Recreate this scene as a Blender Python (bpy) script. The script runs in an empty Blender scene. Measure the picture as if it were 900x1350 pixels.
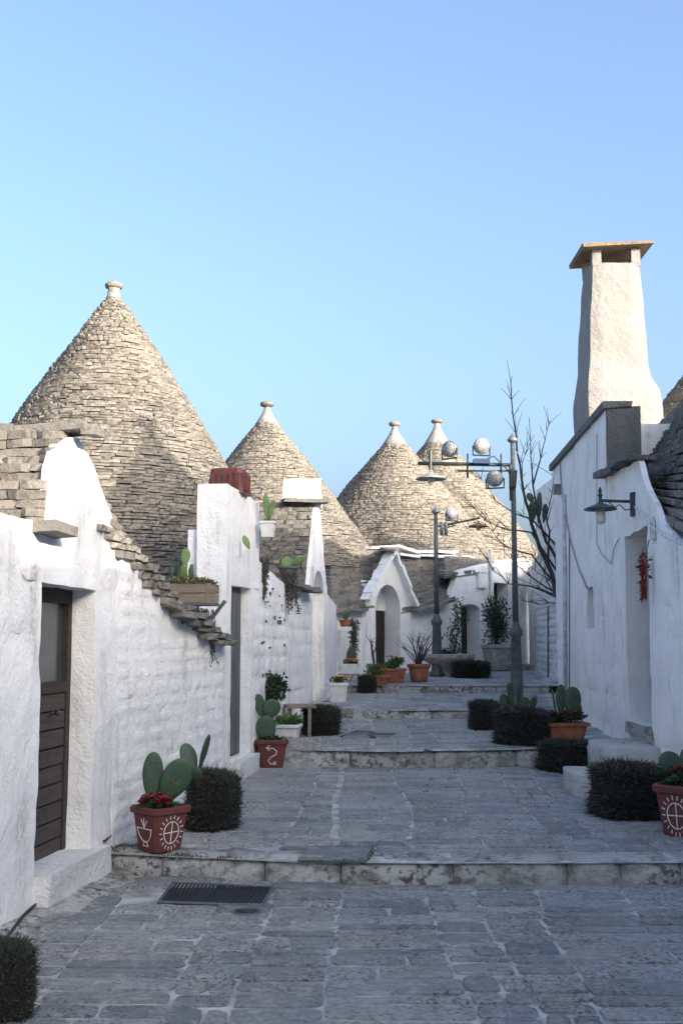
import bpy, math, random
import numpy as np
from mathutils import Vector, Matrix, noise, Euler
R = math.radians
random.seed(11)
# ---------------------------------------------------------------- camera, sky, sun, exposure
sc = bpy.context.scene
col = sc.collection
F = 1490.0; PITCH = R(6.5); EYE = 1.6
cam_d = bpy.data.cameras.new('camera'); cam = bpy.data.objects.new('camera', cam_d); col.objects.link(cam)
cam.location = (0, 0, EYE); cam.rotation_euler = (R(90) + PITCH, 0, 0)
cam_d.sensor_fit = 'VERTICAL'; cam_d.sensor_height = 36; cam_d.lens = 36 * F / 1350; cam_d.clip_end = 3000
sc.camera = cam
SUN_AZ = 135; SUN_EL = 17          # azimuth clockwise from +Y (view direction)
w = bpy.data.worlds.new('World'); sc.world = w; w.use_nodes = True
nt = w.node_tree; bg = nt.nodes['Background']
sky = nt.nodes.new('ShaderNodeTexSky'); sky.sky_type = 'NISHITA'; sky.sun_disc = False
sky.sun_elevation = R(SUN_EL); sky.sun_rotation = R(SUN_AZ); sky.air_density = 0.85; sky.dust_density = 7.5; sky.ozone_density = 2.6
nt.links.new(sky.outputs[0], bg.inputs[0]); bg.inputs[1].default_value = 0.15
sd = bpy.data.lights.new('sun', 'SUN'); sun = bpy.data.objects.new('sun', sd); col.objects.link(sun)
sd.energy = 2.1; sd.angle = R(0.5); sd.color = (1.0, 0.88, 0.74)
sv = Vector((math.sin(R(SUN_AZ)) * math.cos(R(SUN_EL)), math.cos(R(SUN_AZ)) * math.cos(R(SUN_EL)), math.sin(R(SUN_EL))))
sun.rotation_euler = sv.to_track_quat('Z', 'Y').to_euler(); sun.location = sv * 60
sc.cycles.max_bounces = 10; sc.cycles.diffuse_bounces = 8
vs = sc.view_settings; vs.view_transform = 'Standard'; vs.look = 'None'; vs.exposure = 1.84; vs.gamma = 1; vs.use_curve_mapping = False

# ---------------------------------------------------------------- photo -> place helpers
cp, sp = math.cos(PITCH), math.sin(PITCH)
CAM = Vector((0, 0, EYE))
def ray(px, py):
    u = (px - 450) / F; v = (675 - py) / F
    return Vector((u, cp - v * sp, sp + v * cp))
def P(px, py, Y):
    d = ray(px, py); return CAM + d * (Y / d.y)
S1 = lambda x: 7.68 + .22 * max(0, -x - .15)
S2 = lambda x: 12.2 + .17 * abs(x - .6)
S3 = lambda x: 16.1 + .12 * abs(x - 1)
S4 = lambda x: 19.7 + .05 * abs(x - 1.5)
def lerp(a, b, t): return a + (b - a) * t
def Z(x, y):
    s1, s2, s3, s4 = S1(x), S2(x), S3(x), S4(x)
    if y < s1: return 0.0
    if y < s2: return lerp(.14, .25, (y - s1) / (s2 - s1))
    if y < s3: return lerp(.43, .50, (y - s2) / (s3 - s2))
    if y < s4: return lerp(.62, .70, (y - s3) / (s4 - s3))
    return .82 + .02 * min(y - s4, 5)
def G(px, py):
    d = ray(px, py); Y = 2.0
    while Y < 45:
        p = CAM + d * (Y / d.y)
        if p.z <= Z(p.x, p.y): return Vector((p.x, p.y, Z(p.x, p.y)))
        Y += .01
    return P(px, py, 30)
def rn(a, b): return random.uniform(a, b)
def fbm(p, s, o=3): return noise.fractal(Vector(p) * s, 1.0, 2.0, o)

# ---------------------------------------------------------------- materials
def mat_new(name):
    m = bpy.data.materials.new(name); m.use_nodes = True
    n = m.node_tree.nodes; return m, n, m.node_tree.links, n['Principled BSDF']
def nz(n, l, vec, scale, detail=4, rough=.55):
    t = n.new('ShaderNodeTexNoise'); t.inputs['Scale'].default_value = scale; t.inputs['Detail'].default_value = detail
    t.inputs['Roughness'].default_value = rough; l.new(vec, t.inputs['Vector']); return t.outputs['Fac']
def ramp(n, l, fac, stops):
    r = n.new('ShaderNodeValToRGB'); e = r.color_ramp.elements
    while len(e) < len(stops): e.new(.5)
    for i, (p, c) in enumerate(stops):
        e[i].position = p; e[i].color = (*c, 1) if not isinstance(c, (int, float)) else (c, c, c, 1)
    l.new(fac, r.inputs[0]); return r.outputs[0]
def mixc(n, l, fac, a, b, mode='MIX'):
    x = n.new('ShaderNodeMix'); x.data_type = 'RGBA'; x.blend_type = mode
    for s, v in ((0, fac), (6, a), (7, b)):
        if isinstance(v, (int, float)): x.inputs[s].default_value = v
        elif isinstance(v, tuple): x.inputs[s].default_value = (*v, 1)
        else: l.new(v, x.inputs[s])
    return x.outputs[2]
def math_n(n, l, op, a, b=None):
    x = n.new('ShaderNodeMath'); x.operation = op
    for i, v in enumerate((a, b)):
        if v is None: continue
        if isinstance(v, (int, float)): x.inputs[i].default_value = v
        else: l.new(v, x.inputs[i])
    return x.outputs[0]
def bump(n, l, bs, h, strength, dist=.02):
    b = n.new('ShaderNodeBump'); b.inputs['Strength'].default_value = strength; b.inputs['Distance'].default_value = dist
    l.new(h, b.inputs['Height']); l.new(b.outputs[0], bs.inputs['Normal'])
def posn(n, l, scale=(1, 1, 1)):
    g = n.new('ShaderNodeNewGeometry')
    if scale == (1, 1, 1): return g.outputs['Position']
    m = n.new('ShaderNodeVectorMath'); m.operation = 'MULTIPLY'; m.inputs[1].default_value = scale
    l.new(g.outputs['Position'], m.inputs[0]); return m.outputs[0]
def tintval(n, l):
    a = n.new('ShaderNodeAttribute'); a.attribute_name = 'tint'; o = n.new('ShaderNodeObjectInfo')
    return math_n(n, l, 'FRACT', math_n(n, l, 'ADD', a.outputs['Fac'], o.outputs['Random']))
def m_plaster(name, grime=.5, base=(.86, .86, .85), rough_amp=1.0):
    m, n, l, b = mat_new(name)
    p = posn(n, l); ps = posn(n, l, (5, 5, .55))
    streak = ramp(n, l, nz(n, l, ps, 1.6, 6, .62), [(.46, 0), (.66, 1)])
    patch = ramp(n, l, nz(n, l, p, 1.1, 5, .6), [(.43, 0), (.62, 1)])
    fine = ramp(n, l, nz(n, l, p, 22, 6, .7), [(.42, .25), (.66, 1)])
    f = math_n(n, l, 'MULTIPLY', math_n(n, l, 'MULTIPLY', streak, patch), fine)
    f = math_n(n, l, 'MULTIPLY', f, grime)
    speck = ramp(n, l, nz(n, l, p, 34, 3, .6), [(.66, 0), (.74, 1)])
    sp2 = math_n(n, l, 'MULTIPLY', math_n(n, l, 'MULTIPLY', speck, ramp(n, l, nz(n, l, p, 1.7, 3), [(.45, 0), (.65, 1)])), grime * .55)
    c = mixc(n, l, ramp(n, l, nz(n, l, p, 2.2, 4), [(.35, 0), (.7, 1)]), base, tuple(x * y for x, y in zip(base, (.90, .90, .885))))
    c = mixc(n, l, f, c, (.20, .20, .19)); c = mixc(n, l, sp2, c, (.16, .16, .15))
    l.new(c, b.inputs['Base Color']); b.inputs['Roughness'].default_value = .9
    h = math_n(n, l, 'ADD', nz(n, l, p, 7, 5, .6), math_n(n, l, 'MULTIPLY', nz(n, l, p, 40, 4, .65), .35))
    bump(n, l, b, h, .8 * rough_amp, .03); return m
def m_stone(name, cols, lichen=.6, scale=1.0, bs=.6, extra=None):
    m, n, l, b = mat_new(name); p = posn(n, l)
    v = tintval(n, l)
    c = ramp(n, l, v, [(i / (len(cols) - 1), x) for i, x in enumerate(cols)])
    mot = nz(n, l, p, 9 * scale, 6, .65)
    c = mixc(n, l, ramp(n, l, mot, [(.35, 0), (.7, .55)]), c, tuple(x * .62 for x in cols[len(cols) // 2]))
    if extra == 'pave':
        lt = ramp(n, l, nz(n, l, p, 7, 8, .72), [(.50, 0), (.66, 1)]); c = mixc(n, l, math_n(n, l, 'MULTIPLY', lt, .55), c, (.52, .525, .52))
        dk = ramp(n, l, nz(n, l, posn(n, l, (.6, 2.2, 1)), 19, 6, .75), [(.52, 0), (.62, 1)]); c = mixc(n, l, math_n(n, l, 'MULTIPLY', dk, .45), c, (.10, .11, .118))
        wr = ramp(n, l, nz(n, l, posn(n, l, (1.3, .35, 1)), .8, 4, .6), [(.42, 0), (.62, 1)]); c = mixc(n, l, math_n(n, l, 'MULTIPLY', wr, .35), c, (.48, .48, .465))
    if extra == 'kerb':
        ks_ = ramp(n, l, nz(n, l, posn(n, l, (4, 2, 7)), 1.1, 7, .72), [(.47, 0), (.62, 1)]); c = mixc(n, l, math_n(n, l, 'MULTIPLY', ks_, .75), c, (.115, .12, .085))
    li = ramp(n, l, nz(n, l, p, 26 * scale, 4, .6), [(.51, 0), (.61, 1)])
    lm = ramp(n, l, nz(n, l, p, 1.3 * scale, 3), [(.36, .15), (.60, 1)])
    c = mixc(n, l, math_n(n, l, 'MULTIPLY', math_n(n, l, 'MULTIPLY', li, lm), lichen), c, (.085, .085, .08))
    l.new(c, b.inputs['Base Color']); b.inputs['Roughness'].default_value = .88
    h = math_n(n, l, 'ADD', nz(n, l, p, 14 * scale, 6, .65), math_n(n, l, 'MULTIPLY', nz(n, l, p, 60 * scale, 4, .6), .4))
    bump(n, l, b, h, bs, .025); return m
def m_simple(name, c, rough=.6, var=.25, scale=12, metal=0, bs=.15, c2=None):
    m, n, l, b = mat_new(name); p = posn(n, l)
    f = nz(n, l, p, scale, 5, .6)
    d = c2 or tuple(x * (1 - var * 1.6) for x in c)
    cc = mixc(n, l, ramp(n, l, f, [(.35, 0), (.68, 1)]), c, d)
    l.new(cc, b.inputs['Base Color']); b.inputs['Roughness'].default_value = rough; b.inputs['Metallic'].default_value = metal
    if bs: bump(n, l, b, f, bs, .01)
    return m
def m_leaf(name, a, b2, rough=.55):
    m, n, l, b = mat_new(name)
    v = tintval(n, l)
    c = mixc(n, l, v, a, b2); l.new(c, b.inputs['Base Color']); b.inputs['Roughness'].default_value = rough
    b.inputs['Subsurface Weight'].default_value = 0; return m
def m_wood(name, a, b2, sc3=(30, 30, 1.2), paint=None):
    m, n, l, b = mat_new(name); p = posn(n, l, sc3)
    f = nz(n, l, p, 1.5, 7, .65); v = tintval(n, l)
    c = mixc(n, l, ramp(n, l, f, [(.38, 0), (.64, 1)]), a, b2)
    c = mixc(n, l, math_n(n, l, 'MULTIPLY', v, .35), c, tuple(x * .4 for x in a))
    if paint:
        c = mixc(n, l, ramp(n, l, nz(n, l, posn(n, l, (3, 3, 9)), 3.0, 5, .65), [(.5, 0), (.6, 1)]), c, paint)
    l.new(c, b.inputs['Base Color']); b.inputs['Roughness'].default_value = .8; bump(n, l, b, f, .5, .01); return m
M = dict(
    white=m_plaster('whitewash', .72), dirty=m_plaster('whitewash_stained', .9), rough=m_plaster('whitewash_rough', .9, (.74, .74, .72), 1.8),
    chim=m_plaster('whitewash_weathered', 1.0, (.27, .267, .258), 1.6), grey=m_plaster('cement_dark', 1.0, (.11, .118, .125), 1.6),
    roof=m_stone('roof_limestone', [(.115, .106, .094), (.185, .17, .148), (.245, .225, .195), (.21, .192, .168), (.30, .278, .243)], 1.0),
    roofg=m_stone('roof_limestone_grey', [(.11, .108, .103), (.17, .163, .15), (.23, .217, .195), (.19, .18, .163)], .9),
    core=m_simple('roof_core', (.07, .062, .052), .95), slab=m_stone('slab_stone', [(.22, .205, .18), (.18, .17, .155), (.27, .25, .215)], .9),
    pave=m_stone('paving_limestone', [(.17, .192, .20), (.31, .33, .338), (.40, .412, .414), (.24, .262, .272), (.37, .357, .33), (.46, .468, .465), (.20, .222, .232)], .8, 1.7, 1.2, 'pave'),
    grout=m_simple('lime_mortar', (.52, .517, .50), .92, .45, 5, bs=.5), kerb=m_stone('kerb_limestone', [(.42, .415, .39), (.52, .515, .49), (.38, .38, .355)], 1.0, .8, 1.0, 'kerb'),
    earth=m_simple('ground_earth', (.22, .20, .17), .95), soil=m_simple('potting_soil', (.05, .036, .026), .95, bs=.5, scale=40),
    brown=m_wood('brown_wood', (.045, .032, .024), (.02, .016, .013), (1.2, 1.2, 30)), plank=m_wood('door_plank', (.075, .055, .042), (.03, .027, .025), (2, 2, 34), (.045, .05, .056)),
    grey_wood=m_wood('weathered_wood', (.15, .155, .155), (.06, .062, .064)), box_wood=m_wood('planter_wood', (.30, .24, .17), (.17, .14, .11), (3, 3, 30)), darkwood=m_wood('dark_wood', (.035, .028, .022), (.018, .015, .012)),
    iron=m_simple('green_iron', (.045, .06, .062), .45, .3, 20, .3), galv=m_simple('galvanised_steel', (.25, .265, .28), .45, .3, 16, .5), pole=m_simple('grey_painted_post', (.10, .118, .128), .5, .3, 14, .2),
    white_pl=m_simple('white_plastic', (.70, .71, .70), .5, .12, 14), shade=m_simple('lamp_shade_enamel', (.42, .40, .36), .45, .3, 14, .2), shade_g=m_simple('lamp_shade_green', (.055, .085, .09), .4, .3, 14, .3),
    terra=m_simple('terracotta_red', (.135, .034, .026), .8, .35, 7, bs=.3, c2=(.10, .034, .03)), terra2=m_simple('terracotta_orange', (.34, .125, .065), .8, .3, 14), paint=m_simple('white_paint', (.75, .74, .72), .8, .1), concrete=m_simple('cast_concrete', (.40, .39, .36), .9, .35, 10, bs=.4),
    pad=m_simple('cactus_green', (.042, .085, .045), .55, .3, 9, c2=(.03, .062, .038)), pad_l=m_simple('cactus_pale', (.15, .25, .09), .55, .3, 9, c2=(.11, .20, .075)),
    blue=m_simple('blue_paint', (.03, .09, .28), .7), redp=m_simple('red_paint', (.40, .08, .06), .7),
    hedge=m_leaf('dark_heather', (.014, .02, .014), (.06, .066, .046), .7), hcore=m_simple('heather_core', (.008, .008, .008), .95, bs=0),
    leaf=m_leaf('leaf_green', (.045, .10, .03), (.09, .16, .045)), leafd=m_leaf('leaf_dark', (.018, .038, .022), (.045, .075, .035)), leafy=m_leaf('leaf_olive', (.10, .10, .03), (.17, .15, .05)), hang=m_leaf('trailing_stems', (.05, .05, .045), (.10, .10, .085), .8),
    red=m_leaf('petal_red', (.20, .008, .016), (.34, .018, .03)), yellow=m_leaf('petal_yellow', (.60, .27, .012), (.72, .38, .02)), chili=m_leaf('chili_red', (.10, .008, .008), (.19, .02, .012)), purple=m_simple('berry_purple', (.11, .015, .08), .4),
    bark=m_simple('bark', (.075, .062, .055), .9, .4, 30, bs=.5), grate=m_simple('cast_iron', (.035, .038, .042), .6, .3, 20, .4),
    redtile=m_simple('glazed_red', (.17, .03, .022), .55, .5, 9, c2=(.045, .028, .026)), pipe=m_simple('pipe_white', (.66, .67, .67), .6), wire=m_simple('wire_grey', (.34, .35, .36), .6), black=m_simple('black_rubber', (.02, .02, .02), .6), moss=m_leaf('moss', (.03, .06, .015), (.06, .10, .025)),
    cover=m_simple('cover_frame', (.12, .125, .13), .7), rust=m_simple('enamel_rusty', (.36, .17, .08), .6, .4, 12), bluep=m_simple('blue_housing', (.015, .045, .13), .5))
def glassmat(name, c, rough=.12):
    m, n, l, b = mat_new(name); b.inputs['Base Color'].default_value = (*c, 1); b.inputs['Roughness'].default_value = rough
    t = nz(n, l, posn(n, l), 6, 4); l.new(ramp(n, l, t, [(.3, rough), (.8, rough * 2.2)]), b.inputs['Roughness']); return m
M['worn'] = m_plaster('whitewash_worn_steps', 1.0, (.52, .515, .49), 2.0)
M['cap'] = m_stone('brown_capstone', [(.21, .145, .09), (.27, .19, .125), (.24, .18, .12)], 1.0)
M['glass'] = glassmat('dusty_pane', (.045, .055, .06)); M['opal'] = m_simple('opal_glass', (.62, .60, .52), .25, .1, 5, bs=0); M['lens'] = m_simple('flood_lens', (.36, .375, .39), .45, .45, 45, 0, .3)

# ---------------------------------------------------------------- mesh helpers
class MB:
    def __init__(s): s.v = []; s.f = []; s.t = []
    def add(s, vs_, fs, tint=None):
        o = len(s.v); s.v += [tuple(x) for x in vs_]; s.f += [tuple(i + o for i in q) for q in fs]
        s.t += [random.random() if tint is None else tint] * len(fs); return s
    def box(s, c, d, rot=None, jit=0, taper=1, tint=None):
        c = Vector(c); vs_ = []
        for z in (-.5, .5):
            k = taper if z > 0 else 1
            for x, y in ((-.5, -.5), (.5, -.5), (.5, .5), (-.5, .5)):
                p = Vector((x * d[0] * k, y * d[1] * k, z * d[2]))
                if jit: p += Vector((rn(-jit, jit), rn(-jit, jit), rn(-jit, jit)))
                if rot is not None: p = rot @ p
                vs_.append(c + p)
        return s.add(vs_, [(3, 2, 1, 0), (4, 5, 6, 7), (0, 1, 5, 4), (1, 2, 6, 5), (2, 3, 7, 6), (3, 0, 4, 7)], tint)
    def tube(s, pts, rad, n=8, cap=True):
        pts = [Vector(p) for p in pts]; k = len(pts)
        if isinstance(rad, (int, float)): rad = [rad] * k
        vs_ = []; ref = None
        for i, p in enumerate(pts):
            t = (pts[min(i + 1, k - 1)] - pts[max(i - 1, 0)]).normalized()
            if ref is None: ref = t.cross(Vector((0, 0, 1)) if abs(t.z) < .9 else Vector((1, 0, 0))).normalized()
            ref = (ref - t * ref.dot(t)).normalized(); b = t.cross(ref)
            for j in range(n):
                a = 2 * math.pi * j / n; vs_.append(p + (ref * math.cos(a) + b * math.sin(a)) * rad[i])
        fs = [(i * n + j, i * n + (j + 1) % n, (i + 1) * n + (j + 1) % n, (i + 1) * n + j) for i in range(k - 1) for j in range(n)]
        if cap: fs += [tuple(range(n - 1, -1, -1)), tuple((k - 1) * n + j for j in range(n))]
        return s.add(vs_, fs)
    def lathe(s, prof, c=(0, 0, 0), n=20, rot=None, sq=0, jit=0):
        vs_ = []; c = Vector(c)
        for r, z in prof:
            for j in range(n):
                a = 2 * math.pi * (j + .5) / n; x, y = math.cos(a), math.sin(a)
                if sq:
                    q = (abs(x) ** sq + abs(y) ** sq) ** (-1 / sq); x *= q; y *= q
                k = 1 + (rn(-jit, jit) if jit else 0)
                p = Vector((x * r * k, y * r * k, z)); vs_.append(c + (rot @ p if rot is not None else p))
        fs = [(i * n + j, i * n + (j + 1) % n, (i + 1) * n + (j + 1) % n, (i + 1) * n + j) for i in range(len(prof) - 1) for j in range(n)]
        fs += [tuple(range(n - 1, -1, -1)), tuple((len(prof) - 1) * n + j for j in range(n))]
        return s.add(vs_, fs)
    def leaf(s, p, d, L, W, up=None):
        d = Vector(d).normalized(); u = Vector((rn(-1, 1), rn(-1, 1), rn(-1, 1))) if up is None else Vector(up)
        sd_ = d.cross(u)
        if sd_.length < 1e-4: sd_ = d.cross(Vector((1, 0, .3)))
        sd_.normalize(); nrm = sd_.cross(d); p = Vector(p)
        return s.add([p, p + d * L * .5 + sd_ * W * .5 + nrm * W * .12, p + d * L, p + d * L * .5 - sd_ * W * .5 + nrm * W * .12], [(0, 1, 2), (0, 2, 3)])
    def mesh(s, name, mat, smooth=False):
        m = bpy.data.meshes.new(name); m.from_pydata(s.v, [], s.f); m.materials.append(M[mat] if isinstance(mat, str) else mat)
        a = m.attributes.new('tint', 'FLOAT', 'FACE'); a.data.foreach_set('value', np.array(s.t, dtype=np.float32))
        if smooth: m.polygons.foreach_set('use_smooth', [True] * len(m.polygons))
        m.update(); return m
    def build(s, name, mat, parent=None, smooth=False, kind=None, label=None):
        return link(name, s.mesh(name, mat, smooth), parent, kind, label)
def link(name, me, parent=None, kind=None, label=None):
    o = bpy.data.objects.new(name, me); col.objects.link(o)
    if parent is not None: attach(o, parent)
    if kind: o['kind'] = kind
    if label: o['label'] = label
    return o
def attach(o, parent):
    o.parent = parent
    pl = ORG.get(parent.name)
    if pl is not None: o.matrix_parent_inverse = Matrix.Translation(-pl)
ORG = {}
def thing(name, label, cat, loc=None, group=None):
    o = bpy.data.objects.new(name, None); col.objects.link(o); o.empty_display_size = .2
    if loc is not None: o.location = loc; ORG[o.name] = Vector(loc)
    o['label'] = label; o['category'] = cat
    if group: o['group'] = group
    return o
def tag(o, label, cat, group=None):
    o['label'] = label; o['category'] = cat
    if group: o['group'] = group
    return o
def place(o, loc, rz=0, s=1.0):
    o.location = loc; o.rotation_euler = (0, 0, rz); o.scale = (s, s, s); return o
def copy_tree(o, parent=None):
    c = o.copy(); col.objects.link(c); c.parent = parent
    for ch in o.children: copy_tree(ch, c)
    return c
def smooth_by(o): o.data.polygons.foreach_set('use_smooth', [True] * len(o.data.polygons))

# ---------------------------------------------------------------- walls
class Wall:
    """vertical wall in plan from a to b; street side on the right of a->b"""
    def __init__(s, a, b):
        s.a = Vector((a[0], a[1], 0)); s.b = Vector((b[0], b[1], 0)); s.d = (s.b - s.a).normalized(); s.L = (s.b - s.a).length
        s.n = Vector((s.d.y, -s.d.x, 0))
    def pt(s, u, z, off=0): return s.a + s.d * u + s.n * off + Vector((0, 0, z))
    def hit(s, px, py, off=0):
        d = ray(px, py); t = (s.a + s.n * off - CAM).dot(s.n) / d.dot(s.n); p = CAM + d * t
        return (p - s.a).dot(s.d), p.z
def top_at(top, u):
    if u <= top[0][0]: return top[0][1]
    for (u0, z0), (u1, z1) in zip(top, top[1:]):
        if u <= u1: return lerp(z0, z1, (u - u0) / max(u1 - u0, 1e-6))
    return top[-1][1]
def wall_mesh(W, z0, top, openings=(), thick=.35, du=.06, amp=.012, mat='white', name='wall', parent=None, zf=None, edge=.012, tt=None):
    us = {0.0, W.L}
    for u, _ in top: us.add(min(max(u, 0), W.L))
    for o in openings: us.add(o[0]); us.add(o[1])
    us = sorted(us); U = []
    for a, b in zip(us, us[1:]):
        k = max(1, round((b - a) / du)); U += [a + (b - a) * i / k for i in range(k)]
    U.append(us[-1])
    zf = zf or max([o[3] for o in openings] + [z0 + .4])
    zs = {z0, zf}
    for o in openings: zs.add(max(o[2], z0)); zs.add(o[3])
    zs = sorted(zs); Zs = []
    for a, b in zip(zs, zs[1:]):
        k = max(1, round((b - a) / du)); Zs += [a + (b - a) * i / k for i in range(k)]
    Zs.append(zs[-1]); nb = len(Zs)
    mt = max(z for _, z in top); kt = max(2, round((mt - zf) / du)); nz_ = nb + kt
    vs_ = []; base_z = []
    for u in U:
        tz = top_at(top, u); base_z.append([])
        for i in range(nz_):
            z = min(Zs[i], tz) if i < nb else max(zf, tz) * 0 + (zf + (tz - zf) * (i - nb + 1) / kt if tz > zf else tz)
            base_z[-1].append(z)
            p = W.pt(u, z)
            o = amp * (fbm(p, 1.6, 3) * .9 + fbm(p + Vector((9, 3, 1)), 6, 2) * .35)
            e = Vector((fbm(p + Vector((3, 7, 5)), 3.5, 2), fbm(p + Vector((13, 2, 5)), 3.5, 2), fbm(p + Vector((1, 17, 5)), 3.5, 2))) * edge
            if u in (0.0, W.L): e = Vector((0, 0, 0))
            vs_.append(p + W.n * o + W.d * e.x + Vector((0, 0, e.z if z > z0 else 0)))
    fs = []
    for i in range(len(U) - 1):
        uc = (U[i] + U[i + 1]) / 2
        for j in range(nz_ - 1):
            zc = (Zs[j] + Zs[j + 1]) / 2 if j + 1 < nb else 1e9
            if any(o[0] < uc < o[1] and o[2] < zc < o[3] for o in openings): continue
            if base_z[i][j] > top_at(top, U[i]) - 1e-5 and base_z[i + 1][j] > top_at(top, U[i + 1]) - 1e-5: continue
            fs.append((i * nz_ + j, (i + 1) * nz_ + j, (i + 1) * nz_ + j + 1, i * nz_ + j + 1))
    ec = {}
    for f in fs:
        for a, b in zip(f, f[1:] + f[:1]):
            if (b, a) in ec: del ec[(b, a)]
            else: ec[(a, b)] = 1
    back = {}
    for a, b in list(ec):
        for q in (a, b):
            if q not in back: back[q] = len(vs_); vs_.append(Vector(vs_[q]) - W.n * (tt if tt and base_z[q // nz_][q % nz_] > top_at(top, U[q // nz_]) - 1e-4 else thick))
        fs.append((b, a, back[a], back[b]))
    m = MB(); m.add(vs_, fs, .5)
    o = m.build(name, mat, parent, True)
    o.data.set_sharp_from_angle(angle=R(50)) if hasattr(o.data, 'set_sharp_from_angle') else None
    return o
def blocks(W, z0, top, parent, ch=.15, ln=(.22, .45), proud=.010, mat='white', openings=(), u0=0, u1=None, name='block', skip=0):
    u1 = W.L if u1 is None else u1; z = z0; n = 0
    while z < max(t for _, t in top):
        h = ch * rn(.8, 1.2); u = u0 + rn(-.2, 0)
        while u < u1:
            l = rn(*ln); a = max(u, u0); b = min(u + l, u1); u += l
            if b - a < .07: continue
            tz = min(top_at(top, a), top_at(top, b))
            zt = min(z + h, tz)
            if zt - z < .05 or random.random() < skip: continue
            if any(o[0] - .01 < b and a < o[1] + .01 and o[2] < zt and z < o[3] for o in openings): continue
            g = .006; w2, h2 = (b - a) / 2 - g, (zt - z) / 2 - g; c = W.pt((a + b) / 2, (z + zt) / 2, -.004)
            out = []; inn = []; k = .35
            for sx, sy, q in ((-1, -k, 0), (-1, k, 0), (-k, 1, 0), (k, 1, 0), (1, k, 0), (1, -k, 0), (k, -1, 0), (-k, -1, 0)):
                cx = 1 if abs(sx) == 1 else .82; x = sx * w2 * (1 if abs(sx) == 1 else 1.9); y = sy * h2 * (1 if abs(sy) == 1 else 1.7)
                x += rn(-.008, .008); y += rn(-.006, .006)
                out.append(W.d * x + Vector((0, 0, y)))
                inn.append(W.d * (x * (1 - .022 / max(w2, .03))) + Vector((0, 0, y * (1 - .018 / max(h2, .025)))) + W.n * (proud * rn(.3, 1.25)))
            m = MB(); m.add(out + inn, [(i, i + 8, (i + 1) % 8 + 8, (i + 1) % 8) for i in range(8)] + [tuple(range(15, 7, -1))], .5)
            me = m.mesh(name, mat, True); ob = bpy.data.objects.new(name, me); col.objects.link(ob); ob.parent = parent; ob.location = c; n += 1
        z += h
    return n
# ---------------------------------------------------------------- dry-stone roofs
STONES = []
def stone_variants():
    for k in range(14):
        vs_ = []
        xs = (-.5, -.5 + rn(.25, .4), .5 - rn(.25, .4), .5)
        for i, x in enumerate(xs):
            for y in (-.5, .5):
                for z in (-.5, .5):
                    fr = y < 0
                    vs_.append((x + rn(-.03, .03), y + (rn(-.045, .045) if fr else 0) + (.05 if fr and i in (0, 3) else 0), z * (rn(.78, 1.0) if fr else 1) + rn(-.05, .05)))
        fs = []
        I = lambda i, y, z: i * 4 + y * 2 + z
        for i in range(3):
            fs += [(I(i, 0, 0), I(i + 1, 0, 0), I(i + 1, 0, 1), I(i, 0, 1)), (I(i, 0, 1), I(i + 1, 0, 1), I(i + 1, 1, 1), I(i, 1, 1)),
                   (I(i, 1, 0), I(i + 1, 1, 0), I(i + 1, 0, 0), I(i, 0, 0)), (I(i, 1, 1), I(i + 1, 1, 1), I(i + 1, 1, 0), I(i, 1, 0))]
        fs += [(I(0, 1, 0), I(0, 0, 0), I(0, 0, 1), I(0, 1, 1)), (I(3, 0, 0), I(3, 1, 0), I(3, 1, 1), I(3, 0, 1))]
        STONES.append((np.array(vs_), fs))
stone_variants()
STONE_ME = {}
def stone_mesh(k, mat):
    if (k, mat) not in STONE_ME:
        m = MB(); m.add([tuple(v) for v in STONES[k][0]], STONES[k][1], 0.0); STONE_ME[(k, mat)] = m.mesh('stone', mat)
    return STONE_ME[(k, mat)]
def emit_stones(lst, core, mat, nparts, zvis=-1e9, prio=None):
    """lst of (matrix, facing_normal, length)"""
    sc_ = []
    for i, (mx, nrm, L) in enumerate(lst):
        p = mx.translation; d = CAM - p; dist = d.length; q = nrm.dot(d / dist)
        px = p.x / max(p.y, .1)
        s_ = L * q / dist if (q > .12 and p.z > zvis and abs(px) < .31 and p.y > 1) else -1
        sc_.append(s_)
    order = sorted(range(len(lst)), key=lambda i: -sc_[i])
    chosen = set(i for i in order[:nparts] if sc_[i] > 0)
    V = []; Fc = []; T = []; off = 0
    for i, (mx, nrm, L) in enumerate(lst):
        k = random.randrange(14)
        if i in chosen:
            o = bpy.data.objects.new('stone', stone_mesh(k, mat)); col.objects.link(o); o.parent = core; o.matrix_basis = mx
        else:
            a = np.array(mx); v = STONES[k][0] @ a[:3, :3].T + a[:3, 3]; V.append(v); t = random.random()
            Fc += [tuple(j + off for j in f) for f in STONES[k][1]]; T += [t] * len(STONES[k][1]); off += 16
    if V:
        m = bpy.data.meshes.new('stones'); m.from_pydata(np.concatenate(V).tolist(), [], Fc); m.materials.append(M[mat])
        a = m.attributes.new('tint', 'FLOAT', 'FACE'); a.data.foreach_set('value', np.array(T, dtype=np.float32)); m.update()
        o = link('stones', m); o.parent = core; o['kind'] = 'stuff'
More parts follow.
